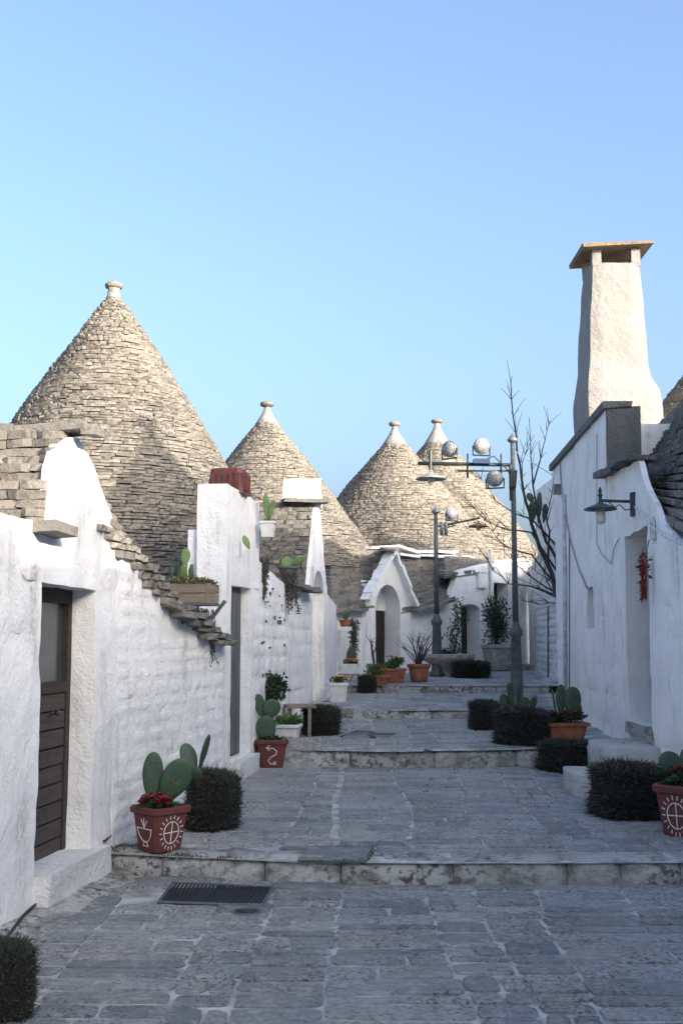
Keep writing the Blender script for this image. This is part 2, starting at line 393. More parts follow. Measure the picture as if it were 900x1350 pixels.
def cone_roof(house, c, z0, r0, z1, r1, ch=.07, sl=.24, mat='roof', nparts=300, zvis=-1e9, bulge=.05, depth=.24, name='cone_roof', pl=None, jit=.010, cap=None):
    H = z1 - z0
    rad = (lambda z: float(np.interp(z1 - z, [q[0] for q in pl], [q[1] for q in pl]))) if pl else (lambda z: lerp(r0, r1, (z - z0) / H) + bulge * math.sin(math.pi * (z - z0) / H))
    m = MB(); m.lathe([(rad(z0 + H * i / 14) - .075, z0 + H * i / 14) for i in range(15)], (c[0], c[1], 0), 48)
    core = m.build(name, 'core', house); lst = []; z = z0
    while z < z1:
        h = ch * rn(.75, 1.25); r = rad(z + h / 2); a = rn(0, 6); end = a + 2 * math.pi
        while a < end:
            L = sl * rn(.55, 1.6) * min(1, .3 + r * .7); dp_ = min(depth, r * 1.1); da = L / r
            if a + da > end: da = end - a; L = da * r
            am = a + da / 2; a += da
            if L < .03: continue
            nrm = Vector((math.cos(am), math.sin(am), 0)); rr = r - dp_ / 2 + rn(-jit, jit) + .03 * fbm((c[0] + nrm.x * 2, c[1] + nrm.y * 2, z), 1.2, 2)
            lim = max(L * L / (8 * r), 0)
            rot = Matrix.Rotation(am + math.pi / 2 + rn(-.03, .03), 4, 'Z') @ Matrix.Rotation(R(rn(0, 7)), 4, 'X') @ Matrix.Rotation(R(rn(-2, 2)), 4, 'Y')
            mx = Matrix.Translation((c[0] + nrm.x * rr, c[1] + nrm.y * rr, z + h / 2)) @ rot @ Matrix.Diagonal((L * .975, dp_, h * rn(.72, .96), 1))
            lst.append((mx, nrm, L))
        z += h
    emit_stones(lst, core, mat, nparts, zvis)
    if cap:
        ph, disc_r, neck_r = cap
        m = MB(); m.lathe([(r1 + .05, z1 - .10), (r1 + .02, z1), (lerp(r1, neck_r, .55), z1 + ph * .45), (neck_r * 1.15, z1 + ph * .8), (neck_r, z1 + ph)], (c[0], c[1], 0), 24, jit=.03); m.build('cap', 'chim', core, True)
        m = MB(); q = z1 + ph - .01; m.lathe([(neck_r, q), (disc_r * .92, q + .03), (disc_r, q + .075), (disc_r * .88, q + .115), (.02, q + .125)], (c[0], c[1], 0), 20, jit=.04); m.build('finial', 'slab', core, True)
    return core
def slope_roof(house, E0, E1, T1, T0, ch=.07, sl=.24, mat='roofg', nparts=300, mask=None, depth=.24, name='roof', core_mat='core', back=.06):
    E0, E1, T1, T0 = map(Vector, (E0, E1, T1, T0))
    pt = lambda u, v: E0.lerp(E1, u).lerp(T0.lerp(T1, u), v)
    nrm = (E1 - E0).cross(T0 - E0).normalized()
    if nrm.dot(CAM - E0) < 0: nrm = -nrm
    m = MB(); K = 8; J = 8; g = [pt(i / K, j / J) - nrm * back for i in range(K + 1) for j in range(J + 1)]
    fs = [(i * (J + 1) + j, (i + 1) * (J + 1) + j, (i + 1) * (J + 1) + j + 1, i * (J + 1) + j + 1) for i in range(K) for j in range(J) if mask is None or mask((i + .5) / K, (j + .5) / J)]
    m.add(g, fs); core = m.build(name, core_mat, house); lst = []
    Hs = ((T0 - E0).length + (T1 - E1).length) / 2; rise = abs((T0 - E0).z) if abs((T0 - E0).z) > .1 else Hs
    nrow = max(2, round(rise / ch)); hz = Vector((nrm.x, nrm.y, 0)).normalized()
    for r in range(nrow):
        v = (r + .5) / nrow; a = pt(0, v); b = pt(1, v); Lr = (b - a).length; d = (b - a).normalized(); x = -rn(0, .2)
        while x < Lr:
            L = sl * rn(.55, 1.6)
            if x < 0: x = 0.0
            if x + L > Lr - .05: L = Lr - x
            xm = x + L / 2; x += L
            u = xm / Lr
            if u > 1.0 or u < 0 or (mask and not mask(u, v)): continue
            p = a + d * xm - hz * (depth / 2 + rn(-.018, .018)); ang = math.atan2(d.y, d.x)
            q = Matrix.Rotation(ang, 4, 'Z')
            f = q @ Vector((0, -1, 0))
            if f.dot(hz) < 0: q = Matrix.Rotation(ang + math.pi, 4, 'Z')
            pitch = math.asin(max(-1, min(1, d.z)))
            rot = q @ Matrix.Rotation(R(rn(0, 8)), 4, 'X') @ Matrix.Rotation((-pitch if f.dot(hz) >= 0 else pitch) + R(rn(-2, 2)), 4, 'Y')
            lst.append((Matrix.Translation(p) @ rot @ Matrix.Diagonal((L * .985, depth, rise / nrow * rn(.88, 1.06), 1)), hz, L))
    emit_stones(lst, core, mat, nparts)
    return core
def slabs_along(parent, pts, w, th, mat='slab', ln=(.25, .4), name='coping_stone', tilt=0, jit=.012, level=False):
    pts = [Vector(p) for p in pts]
    for a, b in zip(pts, pts[1:]):
        L = (b - a).length; x = 0; d = (b - a).normalized()
        side = d.cross(Vector((0, 0, 1))).normalized(); d0 = d
        if level: d0 = Vector((d.x, d.y, d.z * .25)).normalized()
        up = side.cross(d0)
        while x < L - .03:
            l = min(rn(*ln), L - x)
            rot = Matrix((d0, side, up)).transposed().to_4x4() @ Matrix.Rotation(R(rn(-5, 5)) + tilt, 4, 'Y') @ Matrix.Rotation(R(rn(-4, 4)), 4, 'X')
            o = bpy.data.objects.new(name, stone_mesh(random.randrange(14), mat)); col.objects.link(o); attach(o, parent)
            o.matrix_basis = Matrix.Translation(a + d * (x + l / 2) + Vector((rn(-jit, jit), rn(-jit, jit), rn(-jit, jit)))) @ rot @ Matrix.Diagonal((l * (2.1 if level else 1.06), w * rn(.9, 1.1), th * rn(.8, 1.15), 1)); x += l

# ================================================================ SETTING
m = MB(); m.add([(-400, -400, -.3), (400, -400, -.3), (400, 500, -.3), (-400, 500, -.3)], [(0, 1, 2, 3)]); g_ = m.build('ground', 'earth'); g_['kind'] = 'structure'
XS = [-7 + .25 * i for i in range(65)]
def terrace(f0, f1, name, ny):
    m = MB(); vs_ = []
    for x in XS:
        for j in range(ny + 1):
            y = lerp(f0(x), f1(x), j / ny); yy = min(max(y, f0(x) + 1e-4), f1(x) - 1e-4)
            vs_.append((x, y, Z(x, yy) + .006 * fbm((x, y, 0), 1.2, 2)))
    k = ny + 1
    m.add(vs_, [(i * k + j, (i + 1) * k + j, (i + 1) * k + j + 1, i * k + j + 1) for i in range(len(XS) - 1) for j in range(ny)], .5)
    o = m.build(name, 'grout', None, True); o['kind'] = 'structure'; return o
T = [terrace(lambda x: -14.0, S1, 'street', 60), terrace(S1, S2, 'street', 20), terrace(S2, S3, 'street', 16), terrace(S3, S4, 'street', 14), terrace(S4, lambda x: 34.0, 'street', 30)]
LX = lambda y: np.interp(y, [1, 8.2, 11.1, 14.1, 18.6, 23, 28], [-2.5, -1.62, -1.14, -.66, -.22, -.1, 4.5])   # left wall line
RX = lambda y: np.interp(y, [1, 8.3, 18.6, 27], [2.4, 2.9, 3.52, 4.55])
def bbox(cs_):
    q_ = [G(*c) for c in cs_]; return min(p.x for p in q_) + .04, max(p.x for p in q_) - .04, min(p.y for p in q_) + .02, max(p.y for p in q_) - .02
GR = bbox([(209, 1193), (345, 1198), (359, 1173), (228, 1167)]); GC = bbox(((393, 1139), (482, 1139), (491, 1119), (405, 1119)))
def lay_pavers():
    fr = [lambda x: 2.6, S1, S2, S3, S4]; to = [S1, S2, S3, S4, lambda x: 27.0]
    rest = [MB() for _ in T]; cand = []
    for ti in range(5):
        xs = [-3.0]
        while xs[-1] < 5.2: xs.append(xs[-1] + rn(.27, .66))
        wob = [rn(0, 9) for _ in xs]; ic = min(range(len(xs)), key=lambda i_: abs(xs[i_] - .05)) if ti in (1, 2) else -9
        bx_ = lambda i, y: xs[i] + .05 * math.sin(y * .9 + wob[i]) + .05 * fbm((wob[i], y, 0), .8, 2) + .03 * (y - 8) * (1 if ti else .6)
        for i in range(len(xs) - 1):
            y0 = fr[ti](xs[i]) + (.30 if ti else 0) + rn(0, .05); yend = to[ti](xs[i]) - .02
            while y0 < yend - .08:
                dy = rn(.10, .27) * (1.0 if ti < 2 else 1.15); y1 = min(y0 + dy, yend)
                if yend - y1 < .1: y1 = yend
                seg = [(0, 1)] if random.random() < .72 else (lambda k: [(0, k), (k, 1)])(rn(.35, .65))
                for a, b in seg:
                    ym = (y0 + y1) / 2; xa = lerp(bx_(i, ym), bx_(i + 1, ym), a); xb = lerp(bx_(i, ym), bx_(i + 1, ym), b)
                    xm = (xa + xb) / 2
                    if xm < LX(ym) + .1 or xm > RX(ym) - .1: continue
                    if ti == 0 and GR[0] < xm < GR[1] and GR[2] < ym < GR[3]: continue
                    if ti == 1 and GC[0] < xm < GC[1] and GC[2] < ym < GC[3]: continue
                    sk = rn(-.008, .008); g = rn(.003, .012); gy = rn(.011, .024)
                    if i == ic and a == 0: xa += .022
                    if i == ic - 1 and b == 1: xb -= .018
                    q = [(xa + g, y0 + gy + sk), (xb - g, y0 + gy - sk), (xb - g + rn(-.012, .012), y1 - gy + rn(-.006, .006)), (xa + g + rn(-.012, .012), y1 - gy + rn(-.006, .006))]
                    poly = []
                    for j in range(4):
                        p0, p1, p2 = Vector(q[j - 1]), Vector(q[j]), Vector(q[(j + 1) % 4]); cc = rn(.008, .03)
                        poly += [p1 + (p0 - p1).normalized() * cc, p1 + (p2 - p1).normalized() * cc]
                        poly.append((p1 + p2) / 2 + Vector((rn(-.008, .008), rn(-.007, .007))))
                    cx, cy = xm, ym; z_ = Z(cx, cy); sl_ = (Z(cx, min(cy + .05, yend)) - z_) / .05 if cy + .05 < yend else 0
                    hgt = rn(.008, .018); tx, ty = rn(-.01, .01), rn(-.008, .008)
                    out = [Vector((p.x - cx, p.y - cy, -.02 + sl_ * (p.y - cy))) for p in poly]
                    mid = [Vector(((p.x - cx) * .985, (p.y - cy) * .97, hgt * .55 + sl_ * (p.y - cy) + tx * (p.x - cx) + ty * (p.y - cy))) for p in poly]
                    inn = [Vector(((p.x - cx) * .90, (p.y - cy) * .84, hgt + sl_ * (p.y - cy) + tx * (p.x - cx) + ty * (p.y - cy))) for p in poly]
                    k = len(poly); fs = [(j, (j + 1) % k, k + (j + 1) % k, k + j) for j in range(k)] + [(k + j, k + (j + 1) % k, 2 * k + (j + 1) % k, 2 * k + j) for j in range(k)] + [tuple(range(2 * k, 3 * k))]
                    vis = abs(cx / cy) < .33 and cy > 3.4
                    cand.append(((xb - xa) * (y1 - y0) / cy ** 3 if vis else -1, ti, Vector((cx, cy, z_)), out + mid + inn, fs))
                y0 = y1
    cand.sort(key=lambda c: -c[0])
    cnt = [0] * 5
    for s_, ti, c, vs_, fs in cand:
        if s_ > 0 and cnt[ti] < 300 and (ti < 3):
            cnt[ti] += 1; m = MB(); m.add(vs_, fs, 0.0); o = bpy.data.objects.new('paving_stone', m.mesh('paving_stone', 'pave')); col.objects.link(o); o.parent = T[ti]; o.location = c
        else: rest[ti].add([v + c for v in vs_], fs)
    for ti in range(5):
        if rest[ti].f: rest[ti].build('paving_stones', 'pave', T[ti], kind='stuff')
lay_pavers()
def kerb(fn, x0, x1, zb, zt, name='step'):
    root = None; x = x0
    m = MB(); m.add([(x0, fn(x0) + .3, zt - .03), (x1, fn(x1) + .3, zt - .03), (x1, fn(x1) + .02, zt - .03), (x0, fn(x0) + .02, zt - .03), (x0, fn(x0) + .02, zb - .05), (x1, fn(x1) + .02, zb - .05)], [(3, 2, 1, 0), (4, 5, 2, 3)]); root = m.build(name, 'grout'); root['kind'] = 'structure'
    while x < x1 - .05:
        L = min(rn(.35, .95), x1 - x); xm = x + L / 2; y0, y1 = fn(x), fn(x + L); n = max(3, int(L / .07)); vs_ = []; dj = rn(-.02, .02); hj = rn(-.008, .008)
        prof = [(0, zb - .04), (-.005, zb + (zt - zb) * .45), (.006, zt - .035), (.035, zt - .004), (.10, zt + .010), (.29, zt + .012), (.31, zt - .03)]
        for i in range(n + 1):
            f = i / n; xx = x + .003 + (L - .006) * f; yb = lerp(y0, y1, f) + dj; e = .03 * max(0, 1 - min(f, 1 - f) * L / .04)
            for k, (a, b) in enumerate(prof):
                q = Vector((xx, a, b)); w1 = fbm((xx * 1, a + k * .3, zb * 9), 5, 3) * .034
                vs_.append((xx - xm, yb + a + w1 + (e if k < 4 else 0) - fn(xm), b + hj + (w1 * .35 if k > 1 else 0) - (e * .4 if k > 2 else 0) - zb))
        kk = len(prof); fs = [(i * kk + j, (i + 1) * kk + j, (i + 1) * kk + j + 1, i * kk + j + 1) for i in range(n) for j in range(kk - 1)]
        fs += [tuple(range(kk)), tuple(n * kk + j for j in range(kk - 1, -1, -1))]
        m = MB(); m.add(vs_, fs, 0.0); o = bpy.data.objects.new('kerb_stone', m.mesh('kerb_stone', 'kerb', True)); col.objects.link(o); o.parent = root; o.location = (xm, fn(xm), zb); x += L
kerb(S1, -1.62, 3.2, 0, .14); kerb(S2, -1.05, 3.2, .25, .43); kerb(S3, -.55, 3.4, .50, .62); kerb(S4, -.2, 3.6, .70, .82)
def verge(pts, seed, n, name, hgt=.07):
    m = MB()
    for _ in range(n):
        a = random.choice(pts); p = Vector(a) + Vector((rn(-.09, .09), rn(-.05, .05), 0)); p.z = Z(p.x, p.y)
        m.leaf(p, (rn(-.6, .6), rn(-.6, .6), 1), rn(.3, 1) * hgt, .010)
    o = m.build(name, 'moss'); o['kind'] = 'stuff'; return o
WA = Wall((-2.50, 1.0), (-1.62, 8.2)); WB = Wall((-1.62, 8.2), (-1.13, 11.1)); WD = Wall((-1.13, 11.1), (-.66, 14.1)); WE = Wall((-.66, 14.1), (-.22, 18.6)); WF = Wall((-.22, 18.6), (-.1, 23.0))
WG = Wall((-.1, 23.0), (4.75, 28.2)); WJ = Wall((4.6, 28.0), (3.85, 19.6)); WK = Wall((3.52, 18.6), (2.88, 8.2))
def AT(W, px, py, off=0):
    u, z = W.hit(px, py, off); return W.pt(u, z, off)
def prof(W, pxs, pre=(), post=()):
    return list(pre) + [W.hit(*p) for p in pxs] + list(post)
def arch_fill(W, u0, u1, zs, zt, zr, thick, parent, mat='white', name='arch'):
    """fills the corners of a rectangular hole (u0..u1, up to zr) so that a round arch springing at zs with crown zt remains"""
    m = MB(); n = 14; c = (u0 + u1) / 2; a = (u1 - u0) / 2; A = []; B = []
    for i in range(n + 1):
        t = math.pi * (1 - i / n); A.append((c + a * math.cos(t), zs + (zt - zs) * math.sin(t))); B.append((lerp(u0, u1, i / n), zr + .02))
    for i in range(n):
        (x0, y0), (x1, y1), (X1, Y1), (X0, Y0) = A[i], A[i + 1], B[i + 1], B[i]
        f = [W.pt(x0, y0, .003), W.pt(x1, y1, .003), W.pt(X1, Y1, .003), W.pt(X0, Y0, .003)]
        m.add(f, [(0, 1, 2, 3)], .5); m.add([W.pt(x0, y0, .003), W.pt(x1, y1, .003), W.pt(x1, y1, -thick), W.pt(x0, y0, -thick)], [(3, 2, 1, 0)], .5)
    return m.build(name, mat, parent)
def door_leaf(parent, W, u0, u1, z0, z1, off, style, name='door'):
    """plank door set back from the wall face by off"""
    c = lambda u, z, o=0: W.pt(u, z, -off + o)
    rot = Matrix((W.d, -W.n, Vector((0, 0, 1)))).transposed()
    um = (u0 + u1) / 2; w_ = u1 - u0; h = z1 - z0
    if style == 'glazed':
        m = MB(); fw = .09
        for (a, b, q, r) in ((u0, u0 + fw, z0, z1), (u1 - fw, u1, z0, z1), (u0 + fw, u1 - fw, z1 - .12, z1), (u0 + fw, u1 - fw, z0 + h * .60, z0 + h * .60 + .07)):
            m.box(c((a + b) / 2, (q + r) / 2), (b - a, .07, r - q), rot)
        d = m.build(name, 'brown', parent)
        m = MB(); m.box(c(um, z0 + h * .3, -.04), (w_ - .1, .02, h * .6), rot); m.build('backing', 'black', d)
        m = MB(); m.box(c(um, z0 + h * .79, -.01), (w_ - 2 * fw, .012, h * .34), rot); m.build('pane', 'glass', d)
        k = 9; ph = h * .60 / k
        for i in range(k):
            m = MB(); m.box(c(um, z0 + (i + .5) * ph, rn(-.004, .006)), (w_ - 2 * fw - .004, .04, ph - .012), rot, .002); m.build('plank', 'plank', d)
        return d
    mt = {'grey': 'grey_wood', 'dark': 'darkwood'}[style]
    m = MB(); m.box(c(um, (z0 + z1) / 2, -.035), (w_, .03, h), rot); d = m.build(name, 'darkwood', parent)
    k = 5; pw = w_ / k
    for i in range(k):
        m = MB(); m.box(c(u0 + (i + .5) * pw, (z0 + z1) / 2 + rn(-.02, .02), rn(-.006, .008)), (pw - .012, .035, h - rn(.02, .07)), rot, .006); m.build('plank', mt, d)
    return d

# ================================================================ LEFT FOREGROUND HOUSE
hA = thing('trullo_house', 'whitewashed house at left foreground with brown glazed door under a sunlit gable', 'house', (-2.0, 6.5, 0))
uA0, zA0 = WA.hit(46, 1142); uA1, zA1 = WA.hit(127, 781)
e70 = WA.hit(70, 690); pk = WA.hit(99, 577); pk2 = WA.hit(108, 579); ft = WA.hit(155, 700)
zA0 = WA.hit(121, 1119)[1]; zA1 = (WA.hit(57, 763)[1] + zA1) / 2
topA = [(0, e70[1] - .02), (e70[0], e70[1] - .02), WA.hit(76, 615), WA.hit(86, 588), pk, pk2, WA.hit(119, 600), WA.hit(136, 650), (WA.L, ft[1])]
opA = [(uA0, uA1, zA0, zA1)]
wallA = wall_mesh(WA, -.1, topA, opA, .55, .05, .02, 'dirty', 'wall', hA, edge=.014, tt=.1)
blocks(WA, .02, [(0, 2.2), (WA.L, 2.2)], wallA, .33, (.5, .9), .005, 'dirty', opA, u0=4.2, u1=WA.L - .02)
dA = door_leaf(hA, WA, uA0 - .02, uA1 + .02, zA0 - .02, zA1 + .02, .20, 'glazed')
m = MB(); hd = WA.pt(uA0 + .62 * (uA1 - uA0), zA0 + .92, -.15); m.lathe([(.02, 0), (.012, .01), (.012, .03), (.022, .035), (.018, .055), (.003, .06)], hd, 12, Matrix((WA.d, Vector((0, 0, 1)), WA.n)).transposed()); m.build('knob', 'iron', dA, True)
rotA = Matrix((WA.d, -WA.n, Vector((0, 0, 1)))).transposed()
m = MB(); m.box(WA.pt((uA0 + uA1) / 2 + .1, zA0 - .10, -.09), (uA1 - uA0 + .16, .34, .2), rotA, .02); m.build('door_sill', 'rough', hA)
# bank of stones along the foot of the wall
bk = MB(); vs_ = []
for i in range(30):
    u = 3.4 + i * .127
    for j in range(7):
        o = .34 * j / 6; z = .08 * (1 - (j / 6) ** 1.6) * min(1, (u - 3.0) / 2.2) - .02
        p = WA.pt(u, z, o - .02); vs_.append(p + Vector((0, 0, .02 * fbm(p, 4, 3))))
bk.add(vs_, [(i * 7 + j, i * 7 + j + 1, (i + 1) * 7 + j + 1, (i + 1) * 7 + j) for i in range(29) for j in range(6)]); bk.build('footing', 'kerb', hA, True)
# dormer roof: ridge runs back from the gable, near slope faces the camera
ey = WA.pt(e70[0], e70[1]); py_ = WA.pt(pk[0], pk[1]); q = -WA.n
slope_roof(hA, ey - WA.n * 2.4 + Vector((0, -.13, -.02)), ey - WA.n * .07 + Vector((0, -.13, -.02)), py_ - WA.n * .07 + Vector((0, -.1, .04)), py_ - WA.n * 2.4 + Vector((0, -.1, .04)), .062, .2, 'roof', 200, depth=.22)
slabs_along(hA, [ey - WA.n * 1.6 + Vector((0, -.14, -.05)), ey + WA.n * .12 + Vector((0, -.14, -.06))], .36, .06, 'slab', (.7, .9), 'eave_slab')
slabs_along(hA, [py_ - WA.n * 1.6 + Vector((0, .04, .06)), py_ + WA.n * .16 + Vector((0, .06, .05))], .26, .055, 'slab', (.3, .5), 'ridge_slab')
# far slope of the dormer (falls away from camera)
fy = WA.pt(WA.L, ft[1])
slope_roof(hA, fy - WA.n * .05, fy - WA.n * 2.4, py_ - WA.n * 2.4, py_ - WA.n * .05, .085, .26, 'roof', 0, depth=.2, name='far_roof')
slabs_along(hA, [WA.pt(*WA.hit(119, 600), -.14) + Vector((0, .05, -.02)), WA.pt(*WA.hit(138, 652), -.13), WA.pt(WA.L, ft[1], -.1)], .2, .045, 'roof', (.09, .15), level=True)

# ================================================================ HOUSE WITH THE BIG CONE (wall B, door tower)
hB = thing('trullo_house', 'trullo with the biggest stone cone, at left behind the gabled house', 'house', (-2.6, 12.5, 0))
topB = [(0, ft[1]), WB.hit(200, 752), WB.hit(240, 800), (WB.L, WB.hit(287, 850)[1])]
wallB = wall_mesh(WB, 0, topB, (), .4, .06, .004, 'white', 'wall', hB, zf=.8)
blocks(WB, .12, topB, wallB, .125, (.14, .5), .0095, 'white', skip=.12)
uu = [(0.0, topB[0][1]), topB[1], topB[2], topB[3]]
def stepped(parent, W, line, h, L, proud, mat, n=3, name='coping_stone', dep=.36):
    z = line[-1][1]
    while z < line[0][1]:
        hh = h * rn(.8, 1.25); u = float(np.interp(-(z + hh / 2), [-q_[1] for q_ in line], [q_[0] for q_ in line])) + rn(.0, .09)
        for k in range(n):
            l = L * rn(.75, 1.35); rot = Matrix((W.d, -W.n, Vector((0, 0, 1)))).transposed().to_4x4() @ Matrix.Rotation(R(rn(1, 9)), 4, 'Y') @ Matrix.Rotation(R(rn(-4, 4)), 4, 'Z')
            o = bpy.data.objects.new(name, stone_mesh(random.randrange(14), mat)); col.objects.link(o); attach(o, parent)
            o.matrix_basis = Matrix.Translation(W.pt(u - l / 2, z + hh / 2, proud - dep / 2 + rn(-.02, .02))) @ rot @ Matrix.Diagonal((l, dep, hh * rn(.8, 1), 1)); u -= l
        z += hh
stepped(hB, WB, uu[:3], .055, .15, .04, 'roof', 4)
stepped(hB, WB, uu[2:], .055, .30, .13, 'slab', 2, 'eave_slab', .5)
c1 = P(150, 395, 14.5)
cone_roof(hB, (c1.x, 14.5), 2.35, 2.60, c1.z, .10, .038, .15, 'roof', 300, zvis=3.2, pl=[(0, .10), (.12, .19), (.63, .54), (1.46, 1.09), (2.05, 1.43), (3.2, 1.95), (4.4, 2.45)], depth=.2)
c1core = [o for o in hB.children if o.name.startswith('cone_roof')][0]
m = MB(); m.lathe([(.13, c1.z - .1), (.095, c1.z + .02), (.075, c1.z + .13), (.085, c1.z + .15)], (c1.x, 14.5, 0), 16, jit=.03); m.build('cap', 'chim', c1core, True)
m = MB(); m.lathe([(.08, c1.z + .145), (.11, c1.z + .16), (.115, c1.z + .20), (.09, c1.z + .225), (.01, c1.z + .23)], (c1.x, 14.5, 0), 16, jit=.05); m.build('finial', 'slab', c1core, True)
# tower with the grey door: wall D continues from the tower
u20, z20 = WD.hit(303, 1003); u21, z21 = WD.hit(331, 779); z21 = (WD.hit(302, 767)[1] + z21) / 2
tl = WD.hit(342, 645); tr_u = tl[0]
zt = WD.hit(310, 643)[1]
edgeD = WD.hit(372, 775)
topD = [(0, zt), (tr_u, zt - .03), (tr_u + .012, WD.hit(350, 742)[1]), (WD.L, WD.hit(379, 775)[1])]
opD = [(u20, u21, z20, z21)]
wallD = wall_mesh(WD, .1, topD, opD, .3, .05, .008, 'white', 'wall', hB)
blocks(WD, .35, [(0, 2.25), (WD.L, 2.25)], wallD, .19, (.25, .5), .010, 'white', opD, u0=u21 + .1, u1=WD.L)
for i in range(20):    # dark square pits left in the whitewash
    u = rn(u21 + .3, WD.L - .15); z = random.choice((2.16, 2.0, 1.84, 1.55, 1.2)) + rn(-.04, .04); s = rn(.012, .035)
    m = MB(); rotD = Matrix((WD.d, -WD.n, Vector((0, 0, 1)))).transposed(); m.box(WD.pt(u, z, .008), (s * 2, .02, s * rn(.8, 1.5)), rotD, .008); m.build('pit', 'grey', wallD)
door_leaf(hB, WD, u20 - .02, u21 - .14, z20 - .02, z21 + .02, .10, 'grey')
m = MB(); m.box(WD.pt((u20 + u21) / 2, z20 - .13, -.07), (u21 - u20 + .04, .34, .24), rotD, .02); m.build('door_sill', 'rough', hB)
m = MB(); hp = WD.pt(u21 - .16, z20 + .85, -.2); m.box(hp, (.12, .02, .03), rotD); m.box(hp + Vector((.02, 0, -.09)), (.02, .02, .16)); m.build('latch', 'iron', hB)
sh = P(270, 700, 11.25); m = MB(); m.box((P(268, 700, 11.3).x, 11.42, sh.z - .75), (.26, .42, 1.5), None, .012); m.build('tower_shoulder', 'white', hB)
pt_ = WD.pt(tr_u * .46, zt - .01, -.15); m = MB(); m.lathe([(.19, -.02), (.18, .10), (.165, .235), (.155, .245), (.14, .20)], pt_, 24, Matrix.Rotation(math.atan2(WD.d.y, WD.d.x), 3, 'Z'), sq=12, jit=.012); m.build('chimney_pot', 'redtile', hB)
for k in range(5):
    for fx in (0, 1):
        m = MB(); a_ = -.13 + k * .065; m.box(pt_ + (WD.d * a_ + WD.n * .178 if fx else WD.d * -.178 - WD.n * a_) + Vector((0, 0, .10)), (.034, .034, .18), rotD, .005); m.build('flute', 'redtile', hB)

# ================================================================ HOUSE WITH THE SECOND CONE (tall narrow gable)
hC = thing('trullo_house', 'trullo with the second cone from the left and a tall narrow arched gable', 'house', (-1.2, 17, .4))
ue0, ue1 = WE.hit(407, 700)[0], WE.hit(431.5, 700)[0]; upk = WE.hit(419.5, 664)
zE = WE.hit(395, 776)[1]
ua, ub = WE.hit(412, 800)[0], WE.hit(427, 800)[0]; za = WE.hit(419, 752)[1]; zb_ = WE.hit(420, 926)[1]
topE = [(0, zE), (ue0 - .02, zE), (upk[0] - .12, upk[1]), (upk[0] + .12, upk[1]), (min(ue1, WE.L - .01), zE + .1), (WE.L, zE)]
opE = [(ua, ub, .5, za + .02)]
wallE = wall_mesh(WE, .3, topE, opE, .4, .07, .01, 'white', 'wall', hC)
blocks(WE, .5, [(0, zE - .05), (WE.L, zE - .05)], wallE, .2, (.3, .55), .009, 'white', opE, u1=ua - .05)
arch_fill(WE, ua, ub, za - .45, za, za + .02, .35, hC)
m = MB(); m.add([WE.pt(ua - .1, .3, -.30), WE.pt(ub + .1, .3, -.30), WE.pt(ub + .1, za + .1, -.30), WE.pt(ua - .1, za + .1, -.30)], [(0, 1, 2, 3)]); m.build('niche_back', 'white', hC)
slabs_along(hC, [WE.pt(upk[0] - .25, upk[1] + .03, -.5), WE.pt(upk[0] - .1, upk[1] + .03, .14)], .42, .06, 'slab', (.4, .6), 'ridge_slab')
slope_roof(hC, WE.pt(ue0 - .14, zE, -2.6), WE.pt(ue0 - .14, zE, -.06), WE.pt(upk[0] - .2, upk[1], -.06), WE.pt(upk[0] - .2, upk[1], -2.6), .07, .2, 'roofg', 280, name='roof')
slabs_along(hC, [WD.pt(WD.L - .2, zE, .03), WE.pt(ue0, zE + .02, .05)], .28, .06, 'slab', (.3, .5), 'eave_slab')
slope_roof(hC, WE.pt(ue1 - .1, zE + .15, .0), WF.pt(1.2, zE + .1, .02), WF.pt(1.2, zE + 1.0, -.7), WE.pt(ue1 - .3, zE + 1.1, -.7), .075, .22, 'roofg', 60, name='end_roof')
m = MB(); b0 = P(398, 646, 17.2); m.box((b0.x, 17.35, b0.z - .05), (.58, .5, .42), None, .02); m.build('chimney_block', 'rough', hC)
wallF = wall_mesh(WF, .5, [(0, 2.35), (WF.L, 2.3)], (), .35, .08, .012, 'white', 'side_wall', hC)
c2 = P(352, 556, 26.3)
cone_roof(hC, (c2.x, 26.3), 3.2, 2.75, c2.z, .22, .052, .19, 'roof', 300, zvis=3.4, bulge=.08, cap=(.36, .17, .07))

# ================================================================ HOUSE ACROSS THE END OF THE STREET
hG = thing('trullo_house', 'trullo across the street end with steep white gable and third cone', 'house', (1.2, 24.5, .8))
tg = prof(WG, [(447, 801), (480, 799), (484, 789), (513, 729), (519, 729), (545, 797), (548, 803), (592, 790), (604, 752), (646, 742), (690, 740)])
tg = [(0, tg[0][1])] + tg[1:-1] + [(WG.L, tg[-1][1])]
d1u0, d1z1 = WG.hit(495, 770); d1u1, _ = WG.hit(527, 770); d1s = WG.hit(510, 803)[1]
d2u0, d2z1 = WG.hit(607, 796); d2u1, _ = WG.hit(632, 800); d3u0, d3z1 = WG.hit(650, 768); d3u1, _ = WG.hit(669, 768)
opG = [(d1u0, d1u1, .85, d1z1 + .02), (d2u0, d2u1, .95, d2z1 + .02), (d3u0, d3u1, .95, d3z1)]
wallG = wall_mesh(WG, .6, tg, opG, .6, .08, .014, 'white', 'wall', hG, tt=.15)
arch_fill(WG, d1u0, d1u1, d1s, d1z1, d1z1 + .02, .5, hG); arch_fill(WG, d2u0, d2u1, d2z1 - .14, d2z1, d2z1 + .02, .5, hG)
m = MB(); m.add([WG.pt(d1u0, d1s - .02, -.42), WG.pt(d1u1, d1s - .02, -.42), WG.pt(d1u1, d1z1 + .1, -.42), WG.pt(d1u0, d1z1 + .1, -.42)], [(0, 1, 2, 3)]); m.build('lunette', 'white', hG)
